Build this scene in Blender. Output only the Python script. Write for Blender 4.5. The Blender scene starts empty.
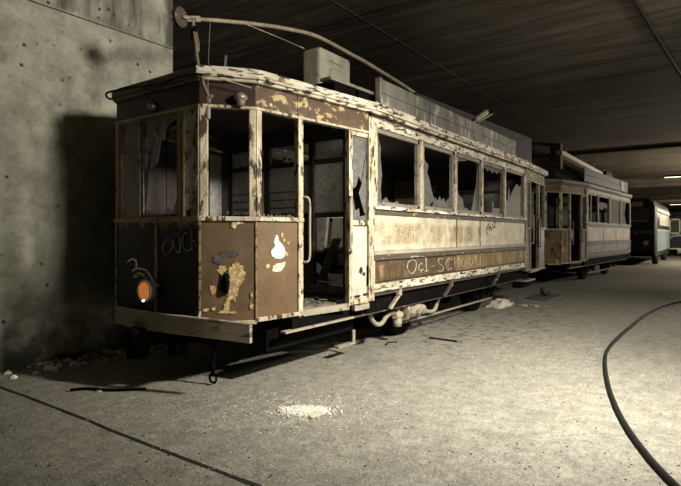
import bpy, bmesh, math, random
from mathutils import Vector, Matrix, noise as mnoise

random.seed(7)
SC = bpy.context.scene
COL = SC.collection
R = math.radians

# ------------------------------------------------------------------ camera
CX, HY, F, CAMH = 340.5, 234.7, 525.0, 1.4
TH = math.atan2(716 - CX, F)
FWD = Vector((math.cos(TH), math.sin(TH), 0))
RGT = Vector((math.sin(TH), -math.cos(TH), 0))
CAMP = Vector((0, 0, CAMH))
cam_d = bpy.data.cameras.new('camera')
cam = bpy.data.objects.new('camera', cam_d)
COL.objects.link(cam)
cam.location = CAMP
cam.rotation_euler = (R(90), 0, TH - R(90))
cam_d.sensor_fit = 'HORIZONTAL'
cam_d.sensor_width = 36
cam_d.lens = F / 681 * 36
cam_d.shift_y = (HY - 243) / 681
cam_d.clip_end = 300
SC.camera = cam


def ray(px, py):
    return FWD + RGT * ((px - CX) / F) + Vector((0, 0, (HY - py) / F))


def at_depth(px, py, t):
    return CAMP + ray(px, py) * t


def on_y(px, py, Y):
    d = ray(px, py)
    return CAMP + d * (Y / d.y)


def on_floor(px, py, z=0.0):
    d = ray(px, py)
    return CAMP + d * ((z - CAMH) / d.z)


# ------------------------------------------------------------------ materials
def nd(nt, t, **kw):
    n = nt.nodes.new(t)
    for k, v in kw.items():
        setattr(n, k, v)
    return n


def new_mat(name):
    m = bpy.data.materials.new(name)
    m.use_nodes = True
    nt = m.node_tree
    nt.nodes.clear()
    out = nd(nt, 'ShaderNodeOutputMaterial')
    b = nd(nt, 'ShaderNodeBsdfPrincipled')
    nt.links.new(b.outputs[0], out.inputs[0])
    return m, nt, b, out


def c4(c):
    return (c[0], c[1], c[2], 1)


class G:
    """small node-graph helper"""
    def __init__(s, name):
        s.m, s.nt, s.b, s.out = new_mat(name)
        s.tc = nd(s.nt, 'ShaderNodeTexCoord')

    def L(s, a, b):
        s.nt.links.new(a, b)

    def noise(s, scale, stretch=(1, 1, 1), detail=8, rough=.62, off=(0, 0, 0), dist=0):
        mp = nd(s.nt, 'ShaderNodeMapping')
        mp.inputs['Scale'].default_value = stretch
        mp.inputs['Location'].default_value = off
        s.L(s.tc.outputs['Object'], mp.inputs[0])
        n = nd(s.nt, 'ShaderNodeTexNoise')
        n.inputs['Scale'].default_value = scale
        n.inputs['Detail'].default_value = detail
        n.inputs['Roughness'].default_value = rough
        n.inputs['Distortion'].default_value = dist
        s.L(mp.outputs[0], n.inputs['Vector'])
        return n.outputs[0]

    def rng(s, v, a, b, c=0, d=1):
        n = nd(s.nt, 'ShaderNodeMapRange')
        n.clamp = True
        s.L(v, n.inputs[0])
        for i, q in enumerate((a, b, c, d)):
            n.inputs[i + 1].default_value = q
        return n.outputs[0]

    def math(s, op, a, b=None):
        n = nd(s.nt, 'ShaderNodeMath', operation=op)
        for i, q in enumerate((a, b)):
            if q is None:
                continue
            if isinstance(q, (int, float)):
                n.inputs[i].default_value = q
            else:
                s.L(q, n.inputs[i])
        return n.outputs[0]

    def mix(s, fac, a, b, mode='MIX'):
        n = nd(s.nt, 'ShaderNodeMix', data_type='RGBA', blend_type=mode)
        if isinstance(fac, (int, float)):
            n.inputs[0].default_value = fac
        else:
            s.L(fac, n.inputs[0])
        for i, q in ((6, a), (7, b)):
            if isinstance(q, tuple):
                n.inputs[i].default_value = c4(q)
            else:
                s.L(q, n.inputs[i])
        return n.outputs[2]

    def z(s):
        x = nd(s.nt, 'ShaderNodeSeparateXYZ')
        s.L(s.tc.outputs['Object'], x.inputs[0])
        return x.outputs[2]

    def xyz(s):
        x = nd(s.nt, 'ShaderNodeSeparateXYZ')
        s.L(s.tc.outputs['Object'], x.inputs[0])
        return x.outputs

    def bump(s, h, strength=.3, dist=.01):
        n = nd(s.nt, 'ShaderNodeBump')
        n.inputs['Strength'].default_value = strength
        n.inputs['Distance'].default_value = dist
        s.L(h, n.inputs['Height'])
        s.L(n.outputs[0], s.b.inputs['Normal'])

    def fin(s, col, rough=.7, metal=0.0, spec=.3):
        if isinstance(col, tuple):
            s.b.inputs['Base Color'].default_value = c4(col)
        else:
            s.L(col, s.b.inputs['Base Color'])
        if isinstance(rough, (int, float)):
            s.b.inputs['Roughness'].default_value = rough
        else:
            s.L(rough, s.b.inputs['Roughness'])
        s.b.inputs['Metallic'].default_value = metal
        s.b.inputs['Specular IOR Level'].default_value = spec
        return s.m


def weathered(name, base, worn, thr=.58, wscale=14, stretch=(1, 1, 1), dirt=(.25, .2, .14), damt=.55, dscale=3.0,
              rough=.65, bump=.3, zband=None, streak=None, worn2=None, thr2=.68, metal=0.0, spec=.3):
    g = G(name)
    n1 = g.noise(wscale, stretch)
    col = g.mix(g.rng(g.noise(dscale * 2.3, stretch, off=(5, 3, 1)), .35, .7), base, tuple(c * .72 for c in base))
    if streak:
        sc, stz, th, c, za, zb = streak
        v = g.noise(sc, (1, 1, stz), off=(2, 7, 4), detail=6)
        v = g.rng(v, th, th + .12)
        zz = g.math('MULTIPLY', g.rng(g.z(), za, za + .06), g.rng(g.z(), zb - .06, zb, 1, 0))
        fine = g.math('MULTIPLY', g.rng(g.noise(60), .35, .6), g.rng(g.noise(3.2, (1, 1, .5), off=(6, 6, 6)), .38, .58))
        col = g.mix(g.math('MULTIPLY', g.math('MULTIPLY', v, zz), fine), col, c)
    if zband:
        zhi, depth, c = zband
        v = g.math('ADD', g.noise(9, (1, 1, .35), off=(1, 1, 9)), g.math('DIVIDE', g.math('SUBTRACT', g.z(), zhi), depth))
        fine = g.rng(g.noise(45), .38, .55)
        col = g.mix(g.math('MULTIPLY', g.rng(v, .3, .42), fine), col, c)
    col = g.mix(g.rng(n1, thr, thr + .035), col, worn)
    if worn2:
        col = g.mix(g.rng(g.noise(wscale * .8, stretch, off=(9, 2, 6)), thr2, thr2 + .04), col, worn2)
    d = g.rng(g.noise(dscale, stretch, off=(3, 8, 2)), .38, .68)
    col = g.mix(g.math('MULTIPLY', d, damt), col, dirt, 'MULTIPLY')
    grit = g.rng(g.noise(90, detail=3), .36, .5)
    col = g.mix(g.rng(grit, 0, 1, .45, 0), col, (.35, .3, .25), 'MULTIPLY')
    g.bump(g.math('ADD', n1, g.math('MULTIPLY', g.noise(70, detail=4), .3)), bump, .012)
    return g.fin(col, rough, metal, spec)


M = {}
M['cream'] = weathered('cream_peeling_paint', (.64, .57, .41), (.07, .045, .025), .54, 15, (1.3, 1.3, .45),
                       worn2=(.30, .19, .07), thr2=.60, damt=.7, dscale=5, dirt=(.32, .25, .16))
M['white'] = weathered('white_flaking_paint', (.78, .73, .59), (.06, .045, .03), .53, 15, (.5, .5, 2.0),
                       worn2=(.30, .19, .06), thr2=.585, damt=.75, dirt=(.36, .29, .18), bump=.5)
M['creampanel'] = weathered('cream_panel', (.68, .61, .45), (.16, .09, .04), .69, 16,
                            streak=(7, .12, .35, (.20, .115, .03), 1.25, 1.56), damt=.5, dscale=4, bump=.12)
M['creamclean'] = weathered('cream_plain_panel', (.66, .60, .46), (.20, .12, .06), .68, 14, damt=.45, dscale=3.4, bump=.12)
M['creamdoor'] = weathered('cream_door_paint', (.60, .58, .46), (.05, .035, .025), .68, 12, damt=.35, bump=.12)
M['brownlow'] = weathered('brown_lower_panel', (.105, .064, .036), (.26, .16, .055), .60, 10, (1, 1, 1.6),
                          damt=.6, dscale=2.2, streak=(7, .3, .56, (.55, .42, .18), .86, 1.1))
M['ochrelow'] = weathered('ochre_stained_panel', (.26, .165, .07), (.10, .062, .035), .58, 10, (1.6, 1.6, .3),
                          damt=.5, dscale=2.6, streak=(9, .12, .47, (.60, .48, .24), .86, 1.1))
M['brown'] = weathered('brown_paint', (.155, .10, .056), (.50, .33, .12), .745, 9, damt=.45, dscale=2.4, rough=.42, bump=.12,
                       zband=(1.60, .22, (.33, .22, .09)), spec=.5)
M['brownside'] = weathered('brown_side_paint', (.185, .118, .062), (.50, .33, .12), .75, 9, damt=.3, dscale=2.0, rough=.5, bump=.1)
M['darkfront'] = weathered('dark_front_paint', (.022, .016, .013), (.22, .15, .06), .70, 9, damt=.5, rough=.5, bump=.15,
                           zband=(1.555, .42, (.50, .37, .16)))
M['maroon'] = weathered('maroon_paint', (.040, .019, .015), (.12, .08, .04), .70, 9, damt=.4, rough=.5, bump=.12)
M['frieze'] = weathered('frieze_peeling', (.12, .075, .045), (.46, .36, .17), .55, 9, (1, 1, 1.3), worn2=(.72, .66, .5), thr2=.63, damt=.4)
M['trim'] = weathered('bead_trim', (.58, .45, .26), (.09, .06, .035), .60, 12, damt=.5)
M['beadrust'] = weathered('rusted_corner_bead', (.30, .21, .10), (.06, .04, .025), .52, 16, damt=.5)
M['darktrim'] = weathered('dark_worn_rail', (.10, .08, .06), (.42, .36, .25), .60, 14, (.5, .5, 2), damt=.4)
M['greywood'] = weathered('grey_weathered_wood', (.26, .235, .19), (.09, .075, .055), .57, 12, (.4, .4, 2.2), damt=.5)
M['board'] = weathered('grey_board', (.21, .20, .175), (.42, .40, .34), .56, 6, (1.6, 1.6, .5), damt=.65, dscale=2.5)
M['darkboard'] = weathered('dark_board', (.034, .032, .031), (.07, .065, .06), .62, 6, damt=.4)
M['bumper'] = weathered('bare_bumper_timber', (.48, .42, .32), (.16, .125, .085), .57, 8, (.5, .5, 2.5), damt=.45)
M['roof'] = weathered('roof_canvas', (.15, .14, .12), (.05, .045, .04), .56, 6, damt=.5)
M['box'] = weathered('grey_box_paint', (.34, .33, .25), (.17, .15, .11), .61, 9, damt=.35)
M['iron'] = weathered('dark_iron', (.007, .0063, .0056), (.03, .021, .015), .64, 9, damt=.5, rough=.9, spec=.04)
M['ironlip'] = weathered('pale_steel_edge', (.42, .37, .29), (.12, .09, .06), .62, 14, damt=.4)
M['casting'] = weathered('pale_casting', (.44, .38, .29), (.13, .09, .06), .57, 16, damt=.7, dscale=6)
M['pipe'] = weathered('pale_pipe', (.40, .36, .27), (.16, .12, .08), .62, 16, damt=.4)
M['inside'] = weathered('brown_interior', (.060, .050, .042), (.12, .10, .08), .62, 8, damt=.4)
M['deck'] = weathered('dusty_deck', (.20, .18, .14), (.08, .07, .05), .55, 10, damt=.5)
M['seat'] = weathered('seat_fabric', (.22, .20, .165), (.10, .09, .08), .58, 7, damt=.4)
M['palepane'] = weathered('dust_covered_pane', (.33, .33, .31), (.24, .24, .22), .60, 5, damt=.25, rough=.5, bump=.03)
M['polemetal'] = weathered('trolley_pole_metal', (.52, .44, .30), (.22, .16, .09), .62, 18, damt=.4, rough=.45, metal=.3)
M['brass'] = weathered('tarnished_brass', (.34, .29, .20), (.10, .08, .05), .6, 20, damt=.4, rough=.4, metal=.5)
M['rope'] = weathered('old_rope', (.30, .25, .16), (.10, .08, .05), .55, 40, damt=.3)
M['cable'] = weathered('black_rubber', (.012, .012, .012), (.03, .03, .03), .65, 20, damt=.2, rough=.7, spec=.2)
M['chalk'] = weathered('chalk', (.42, .41, .31), (.20, .17, .11), .55, 40, damt=.2)
M['greychalk'] = weathered('grey_chalk', (.55, .56, .55), (.25, .25, .25), .56, 40, damt=.2)
M['blackpaint'] = weathered('black_marker', (.02, .018, .015), (.05, .04, .03), .7, 30, damt=.2)
M['ochre'] = weathered('exposed_ochre_primer', (.56, .38, .16), (.74, .60, .34), .53, 26, damt=.45)
M['sticker'] = weathered('torn_pale_sticker', (.70, .76, .80), (.40, .50, .60), .58, 30, damt=.2)
M['stickercream'] = weathered('torn_cream_sticker', (.80, .74, .58), (.55, .38, .14), .57, 30, damt=.2)
M['soot'] = weathered('soot', (.02, .017, .015), (.06, .045, .03), .62, 20, damt=.3)
M['smoke'] = weathered('blue_black_scuff', (.060, .058, .062), (.11, .085, .065), .50, 18, damt=.3)
M['plaster'] = weathered('plaster', (.92, .90, .80), (.7, .65, .52), .62, 20, damt=.1)
M['cloth'] = weathered('pale_cloth', (.85, .80, .64), (.40, .35, .26), .62, 8, damt=.3)
M['tram2cream'] = weathered('faded_panel', (.66, .56, .46), (.20, .14, .10), .62, 8, damt=.4)
M['tram2low'] = weathered('faded_low_panel', (.30, .24, .20), (.12, .08, .06), .57, 6, damt=.5)
M['tram2front'] = weathered('ochre_front_panel', (.26, .16, .07), (.10, .06, .03), .57, 5, damt=.6, worn2=(.62, .48, .2), thr2=.62)
M['tram2frieze'] = weathered('ochre_frieze', (.24, .15, .07), (.10, .06, .03), .57, 6, damt=.5)
M['tarp'] = weathered('black_roof_cover', (.018, .018, .019), (.035, .035, .036), .6, 4, damt=.3, rough=.75)
M['busdark'] = weathered('dark_blue_paint', (.016, .020, .024), (.04, .04, .04), .68, 5, damt=.3, rough=.5)
M['buspale'] = weathered('pale_blue_paint', (.24, .30, .31), (.13, .13, .12), .66, 4, damt=.35, rough=.5)
M['buscream'] = weathered('pale_cream_paint', (.62, .58, .46), (.2, .2, .18), .66, 4, damt=.35, rough=.5)
M['busletter'] = weathered('grey_lettering', (.42, .42, .38), (.2, .2, .19), .6, 20, damt=.3)
M['darkglass'] = G('dark_dusty_glass').fin((.05, .05, .048), .25, 0, .5)
M['tyre'] = G('tyre_rubber').fin((.015, .015, .015), .8)
M['gleam'] = weathered('pale_gleam', (.62, .58, .50), (.4, .36, .3), .62, 3, damt=.3)


def glass_mat(name, amt, col, gloss=.025):
    g = G(name)
    g.nt.nodes.remove(g.b)
    n = g.noise(7, detail=6)
    n2 = g.noise(24, detail=4)
    c = g.mix(g.rng(n2, .4, .65), col, tuple(c * .65 for c in col))
    d = nd(g.nt, 'ShaderNodeBsdfDiffuse')
    g.L(c, d.inputs[0])
    tl = nd(g.nt, 'ShaderNodeBsdfTranslucent')
    g.L(c, tl.inputs[0])
    dm = nd(g.nt, 'ShaderNodeMixShader')
    dm.inputs[0].default_value = .45
    g.L(d.outputs[0], dm.inputs[1])
    g.L(tl.outputs[0], dm.inputs[2])
    t = nd(g.nt, 'ShaderNodeBsdfTransparent')
    gl = nd(g.nt, 'ShaderNodeBsdfGlossy')
    gl.inputs['Roughness'].default_value = .4
    mx = nd(g.nt, 'ShaderNodeMixShader')
    g.L(g.rng(n, .3, .7, max(0, amt - .15), min(1, amt + .15)), mx.inputs[0])
    g.L(t.outputs[0], mx.inputs[1])
    g.L(dm.outputs[0], mx.inputs[2])
    m2 = nd(g.nt, 'ShaderNodeMixShader')
    m2.inputs[0].default_value = gloss
    g.L(mx.outputs[0], m2.inputs[1])
    g.L(gl.outputs[0], m2.inputs[2])
    g.L(m2.outputs[0], g.out.inputs[0])
    return g.m


M['glass'] = glass_mat('dusty_glass', .42, (.31, .30, .26))
M['glassdim'] = glass_mat('grimy_glass', .62, (.30, .30, .265))
M['palepane'] = glass_mat('dust_covered_pane', .97, (.66, .65, .60), 0)
g = G('crazed_glass')
v = nd(g.nt, 'ShaderNodeTexVoronoi', feature='DISTANCE_TO_EDGE')
v.inputs['Scale'].default_value = 48
g.L(g.tc.outputs['Object'], v.inputs['Vector'])
msk = g.math('MULTIPLY', g.rng(v.outputs[0], .02, .09), g.rng(g.noise(7), .40, .50))
cc = g.mix(msk, (.10, .095, .08), (.95, .95, .85))
tl = nd(g.nt, 'ShaderNodeBsdfTranslucent')
g.L(cc, tl.inputs[0])
d = nd(g.nt, 'ShaderNodeBsdfDiffuse')
g.L(cc, d.inputs[0])
mx = nd(g.nt, 'ShaderNodeMixShader')
g.L(d.outputs[0], mx.inputs[1])
g.L(tl.outputs[0], mx.inputs[2])
g.L(mx.outputs[0], g.out.inputs[0])
M['crazed'] = g.m


def emit_mat(name, col, strength):
    m = bpy.data.materials.new(name)
    m.use_nodes = True
    nt = m.node_tree
    nt.nodes.clear()
    o = nd(nt, 'ShaderNodeOutputMaterial')
    e = nd(nt, 'ShaderNodeEmission')
    e.inputs[0].default_value = c4(col)
    e.inputs[1].default_value = strength
    nt.links.new(e.outputs[0], o.inputs[0])
    return m


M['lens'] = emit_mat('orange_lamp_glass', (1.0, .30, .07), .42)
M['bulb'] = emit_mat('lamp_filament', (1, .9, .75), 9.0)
M['tube'] = emit_mat('fluorescent_glow', (1, .93, .72), 3.0)

# floor
g = G('concrete_floor')
big = g.noise(.55, detail=6)
mid = g.noise(2.6, (1, 1, 1), off=(4, 4, 0), detail=10, rough=.7)
fine = g.noise(38, detail=5, rough=.75)
col = g.mix(g.rng(mid, .32, .7), (.20, .19, .155), (.43, .41, .335))
col = g.mix(g.rng(big, .35, .68), col, (.34, .32, .26))
col = g.mix(g.rng(fine, .40, .54, .6, 0), col, (.14, .135, .11))
mot = g.noise(9, off=(3, 6, 0), detail=9, rough=.75)
col = g.mix(g.rng(mot, .36, .52, .65, 0), col, (.13, .125, .10))
col = g.mix(g.rng(mot, .56, .70, 0, .55), col, (.56, .54, .45))
pit = g.noise(26, off=(6, 2, 0), detail=3)
col = g.mix(g.rng(pit, .30, .36, .85, 0), col, (.06, .055, .045))
spk = g.noise(85, detail=2, off=(1, 1, 1))
col = g.mix(g.rng(spk, .66, .70), col, (.72, .69, .58))
X = g.xyz()
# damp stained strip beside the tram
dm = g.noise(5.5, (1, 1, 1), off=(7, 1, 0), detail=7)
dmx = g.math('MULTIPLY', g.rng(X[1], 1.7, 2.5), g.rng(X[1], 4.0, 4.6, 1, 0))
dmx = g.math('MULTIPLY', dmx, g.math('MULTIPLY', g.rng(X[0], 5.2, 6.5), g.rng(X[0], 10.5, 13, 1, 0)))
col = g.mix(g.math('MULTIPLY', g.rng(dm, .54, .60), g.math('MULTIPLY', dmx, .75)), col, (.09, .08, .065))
# fine hairline cracks
vc = nd(g.nt, 'ShaderNodeTexVoronoi', feature='DISTANCE_TO_EDGE')
vc.inputs['Scale'].default_value = .42
wv = nd(g.nt, 'ShaderNodeMapping')
nn = nd(g.nt, 'ShaderNodeTexNoise')
nn.inputs['Scale'].default_value = 2.2
g.L(g.tc.outputs['Object'], nn.inputs['Vector'])
va = nd(g.nt, 'ShaderNodeVectorMath', operation='MULTIPLY_ADD')
g.L(nn.outputs[1], va.inputs[0])
va.inputs[1].default_value = (.35, .35, 0)
g.L(g.tc.outputs['Object'], va.inputs[2])
g.L(va.outputs[0], vc.inputs['Vector'])
col = g.mix(g.rng(vc.outputs[0], .001, .003, .35, 0), col, (.14, .13, .1))
# pale broom scratches
ln = g.noise(3, (.25, 5, 1), off=(2, 2, 0), detail=5)
col = g.mix(g.rng(ln, .62, .72, 0, .35), col, (.56, .53, .44))
g.bump(g.math('ADD', g.math('MULTIPLY', mid, .7), g.math('MULTIPLY', fine, .5)), .8, .04)
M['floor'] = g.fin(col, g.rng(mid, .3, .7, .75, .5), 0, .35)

# concrete wall
g = G('concrete_wall')
a = g.noise(1.1, detail=9, rough=.66)
b = g.noise(4.5, off=(4, 0, 1), detail=9, rough=.7)
col = g.mix(g.rng(a, .32, .7), (.27, .26, .20), (.50, .485, .385))
col = g.mix(g.rng(b, .36, .58, .7, 0), col, (.17, .16, .125))
st = g.noise(3.2, (1, 1, .22), off=(2, 1, 3), detail=7)
zt = g.rng(g.z(), 3.88, 3.93)
col = g.mix(g.math('MULTIPLY', g.rng(st, .42, .58), zt), col, (.10, .095, .075))
bh = nd(g.nt, 'ShaderNodeTexVoronoi')
bh.inputs['Scale'].default_value = 7.0
g.L(g.tc.outputs['Object'], bh.inputs['Vector'])
holes = g.math('MULTIPLY', g.rng(bh.outputs[0], .10, .18, 1, 0), g.rng(g.noise(1.7, off=(8, 8, 8)), .44, .52))
col = g.mix(holes, col, (.06, .055, .045))
# plaster loss near the foot
low = g.rng(g.z(), .1, 1.3, 1, 0)
lp = g.noise(2.2, off=(1, 5, 2), detail=8)
col = g.mix(g.math('MULTIPLY', g.rng(lp, .44, .52), low), col, (.12, .115, .09))
vn = g.noise(1.6, (1, 1, .6), off=(11, 3, 5), detail=12, rough=.8)
g.bump(g.math('ADD', b, g.math('MULTIPLY', holes, -1.5)), .35, .03)
M['wall'] = g.fin(col, .85, 0, .2)

# board-marked ceiling
g = G('board_marked_ceiling')
a = g.noise(1.4, (2.2, .16, 1), detail=9, rough=.7)
a2 = g.noise(6, (2.6, .12, 1), off=(3, 1, 0), detail=6)
b = g.noise(.5, off=(2, 9, 0), detail=6)
col = g.mix(g.rng(a, .33, .66), (.055, .045, .034), (.32, .27, .20))
col = g.mix(g.rng(a2, .4, .58, .7, 0), col, (.05, .042, .034))
col = g.mix(g.rng(b, .35, .65, .6, 0), col, (.07, .058, .046))
g.bump(a2, .5, .04)
M['ceil'] = g.fin(col, .85, 0, .2)


# ------------------------------------------------------------------ mesh builder
class MB:
    def __init__(s):
        s.bm = bmesh.new()
        s.smooth = []

    def face(s, vs):
        try:
            return s.bm.faces.new(vs)
        except ValueError:
            return None

    def hexa(s, p):
        v = [s.bm.verts.new(q) for q in p]
        for f in ((3, 2, 1, 0), (4, 5, 6, 7), (0, 1, 5, 4), (1, 2, 6, 5), (2, 3, 7, 6), (3, 0, 4, 7)):
            s.face([v[i] for i in f])
        return s

    def box(s, x0, x1, y0, y1, z0, z1):
        return s.hexa([(x0, y0, z0), (x1, y0, z0), (x1, y1, z0), (x0, y1, z0),
                       (x0, y0, z1), (x1, y0, z1), (x1, y1, z1), (x0, y1, z1)])

    def bar(s, p, q, w, h, up=(0, 0, 1)):
        p, q = Vector(p), Vector(q)
        d = (q - p).normalized()
        u = Vector(up)
        sd = d.cross(u)
        if sd.length < 1e-4:
            sd = d.cross(Vector((1, 0, 0)))
        sd.normalize()
        u = sd.cross(d).normalized()
        a, b = sd * w / 2, u * h / 2
        return s.hexa([p - a - b, p + a - b, q + a - b, q - a - b, p - a + b, p + a + b, q + a + b, q - a + b])

    def tube(s, pts, r, n=8, sub=0, radii=None):
        pts = [Vector(p) for p in pts]
        if sub:
            pts = catmull(pts, sub)
        rings = []
        prev = None
        for i, p in enumerate(pts):
            a = pts[max(0, i - 1)]
            b = pts[min(len(pts) - 1, i + 1)]
            d = (b - a)
            d = d.normalized() if d.length > 1e-6 else Vector((0, 0, 1))
            if prev is None:
                ref = Vector((0, 0, 1)) if abs(d.z) < .9 else Vector((1, 0, 0))
                sd = d.cross(ref).normalized()
            else:
                sd = (prev - d * prev.dot(d))
                sd = sd.normalized() if sd.length > 1e-5 else d.orthogonal().normalized()
            prev = sd
            u = sd.cross(d)
            rr = radii[min(i, len(radii) - 1)] if radii else r
            rings.append([s.bm.verts.new(p + (sd * math.cos(2 * math.pi * k / n) + u * math.sin(2 * math.pi * k / n)) * rr) for k in range(n)])
        for i in range(len(rings) - 1):
            for k in range(n):
                f = s.face([rings[i][k], rings[i][(k + 1) % n], rings[i + 1][(k + 1) % n], rings[i + 1][k]])
                if f:
                    f.smooth = True
        s.face(list(reversed(rings[0])))
        s.face(rings[-1])
        return s

    def lathe(s, p, axis, prof, n=20):
        """prof: list of (distance along axis, radius)"""
        p, ax = Vector(p), Vector(axis).normalized()
        sd = ax.orthogonal().normalized()
        u = ax.cross(sd)
        rings = []
        for d, r in prof:
            rings.append([s.bm.verts.new(p + ax * d + (sd * math.cos(2 * math.pi * k / n) + u * math.sin(2 * math.pi * k / n)) * max(r, 1e-4)) for k in range(n)])
        for i in range(len(rings) - 1):
            for k in range(n):
                f = s.face([rings[i][k], rings[i][(k + 1) % n], rings[i + 1][(k + 1) % n], rings[i + 1][k]])
                if f:
                    f.smooth = abs(prof[i][0] - prof[i + 1][0]) > 1e-4 and len(prof) > 4
        s.face(list(reversed(rings[0])))
        s.face(rings[-1])
        return s

    def prism(s, poly, org, u, v, w, th):
        """polygon in the plane org + a*u + b*v, thickness th along w"""
        org, u, v, w = Vector(org), Vector(u), Vector(v), Vector(w)
        a = [s.bm.verts.new(org + u * x + v * y) for x, y in poly]
        b = [s.bm.verts.new(org + u * x + v * y + w * th) for x, y in poly]
        s.face(a)
        s.face(list(reversed(b)))
        n = len(a)
        for i in range(n):
            s.face([a[i], b[i], b[(i + 1) % n], a[(i + 1) % n]])
        return s

    def build(s, name, m, parent=None, bevel=0, seg=2, solid=True):
        bmesh.ops.recalc_face_normals(s.bm, faces=s.bm.faces)
        me = bpy.data.meshes.new(name)
        s.bm.to_mesh(me)
        s.bm.free()
        me.materials.append(m)
        o = bpy.data.objects.new(name, me)
        COL.objects.link(o)
        if parent is not None:
            o.parent = parent
        if bevel:
            b = o.modifiers.new('bevel', 'BEVEL')
            b.width = bevel
            b.segments = seg
            b.limit_method = 'ANGLE'
        return o


def catmull(pts, k):
    out = []
    n = len(pts)
    for i in range(n - 1):
        p0, p1, p2, p3 = pts[max(0, i - 1)], pts[i], pts[i + 1], pts[min(n - 1, i + 2)]
        for j in range(k):
            t = j / k
            out.append(.5 * ((2 * p1) + (p2 - p0) * t + (2 * p0 - 5 * p1 + 4 * p2 - p3) * t * t + (3 * p1 - p0 - 3 * p2 + p3) * t ** 3))
    out.append(pts[-1])
    return out


def blob(rx, rz, seed, n=40, amp=.45):
    """ragged closed outline"""
    out = []
    for k in range(n):
        a = 2 * math.pi * k / n
        q = Vector((math.cos(a) * 1.3 + seed * 7.1, math.sin(a) * 1.3, seed))
        f = 1 + amp * (mnoise.noise(q) + .8 * mnoise.noise(q * 3.1) + .55 * mnoise.noise(q * 7.3) + .4 * mnoise.noise(q * 15.1))
        out.append((rx * f * math.cos(a), rz * f * math.sin(a)))
    return out


def empty(name, loc, rz=0):
    o = bpy.data.objects.new(name, None)
    o.empty_display_size = .2
    COL.objects.link(o)
    o.location = loc
    o.rotation_euler = (0, 0, rz)
    return o


def tag(o, label, cat, group=None, kind=None):
    o['label'] = label
    o['category'] = cat
    if group:
        o['group'] = group
    if kind:
        o['kind'] = kind
    return o


def structure(o):
    o['kind'] = 'structure'
    return o


# ------------------------------------------------------------------ the setting
CEIL = 5.0
WY = 5.94
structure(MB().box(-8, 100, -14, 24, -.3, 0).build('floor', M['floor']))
structure(MB().box(-8, 100, -14, 24, CEIL, CEIL + .3).build('ceiling', M['ceil']))
structure(MB().box(-8, 4.43, WY, WY + .35, 0, CEIL).build('wall_left', M['wall']))
structure(MB().box(-8, 100, 23.7, 24, 0, CEIL).build('wall_back', M['wall']))
structure(MB().box(99.7, 100, -14, 24, 0, CEIL).build('wall_far', M['wall']))
structure(MB().box(-8, 100, -14, -13.7, 0, CEIL).build('wall_right', M['wall']))
structure(MB().box(-8, -7.7, -14, 24, 0, CEIL).build('wall_rear', M['wall']))

dk = weathered('dark_joint_gap', (.03, .027, .022), (.06, .05, .04), .6, 20)  # plain dark colour for the joints
# wall pour joint, crumbling foot, floor joint
structure(MB().box(-8, 4.432, WY - .006, WY + .01, 3.885, 3.897).build('trim_1', dk))
mb = MB()
jag = []
n = 60
for i in range(n + 1):
    y = -3 + (WY + 3) * i / n
    jag.append((2.11 + .012 * mnoise.noise(Vector((y * 3, 0, 0))) + .03 * mnoise.noise(Vector((y * .5, 3, 0))), y))
for i in range(n):
    (xa, ya), (xb, yb) = jag[i], jag[i + 1]
    wa = .016 + .006 * mnoise.noise(Vector((ya * 9, 5, 0)))
    mb.hexa([(xa - wa, ya, -.01), (xa + wa, ya, -.01), (xb + wa, yb, -.01), (xb - wa, yb, -.01),
             (xa - wa, ya, .002), (xa + wa, ya, .002), (xb + wa, yb, .002), (xb - wa, yb, .002)])
structure(mb.build('trim_2', dk))
# ceiling joints and beams
pale = weathered('lime_bloom', (.20, .18, .15), (.09, .08, .06), .55, 6, damt=.4)
structure(MB().box(13.34, 13.37, .8, 9, CEIL - .008, CEIL + .01).build('trim_3', pale))
structure(MB().box(4, 22, 4.79, 4.80, CEIL - .006, CEIL + .01).build('trim_4', pale))
structure(MB().box(7.2, 7.22, 1, 14, CEIL - .006, CEIL + .01).build('trim_5', dk))
structure(MB().box(24.5, 25.0, -13.7, 23.7, CEIL - .14, CEIL + .01).build('trim_6', M['ceil']))
structure(MB().box(38.5, 39.3, -13.7, 23.7, CEIL - .55, CEIL + .01).build('trim_7', M['ceil']))
structure(MB().box(54, 54.8, -13.7, 23.7, CEIL - .55, CEIL + .01).build('trim_8', M['ceil']))
# pillar behind the second tram
pc = at_depth(556.5, 234.7, 21)
structure(MB().box(pc.x - .2, pc.x + .2, pc.y - .2, pc.y + .2, 0, CEIL).build('trim_9', M['ceil'], bevel=.02))
# crumbled plaster along the wall foot
mb = MB()
for i in range(150):
    x = random.uniform(1.2, 4.3)
    y = WY - random.random() ** 2 * .45 - .01
    s = random.uniform(.008, .04) * (1 if random.random() < .85 else 1.8)
    mb.lathe((x, y, 0), (random.uniform(-.3, .3), random.uniform(-.3, .3), 1), [(0, s), (s * .5, s * .8), (s * .8, s * .3)], 5)
tag(mb.build('rubble', M['plaster']), 'crumbled plaster rubble lying along the foot of the bare concrete wall', 'rubble', kind='stuff')

# black cable clipped along the ceiling
mb = MB()
pts = [(6, 1.22, CEIL - .03), (9.18, 1.0, CEIL - .03), (13.9, .63, CEIL - .03), (24.3, -.2, CEIL - .03)]
mb.tube(pts, .028, 6, sub=4)
tag(mb.build('ceiling_cable', M['cable']), 'black cable clipped along the underside of the dark concrete ceiling', 'cable')


# ------------------------------------------------------------------ trams
OUT = [(0, -.67), (.375, -.985), (1.97, -1.22), (7.78, -1.22), (9.72, -1.10), (10.07, -.67),
       (10.07, .67), (9.72, 1.10), (7.78, 1.22), (1.97, 1.22), (.375, .96), (0, .62)]


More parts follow.
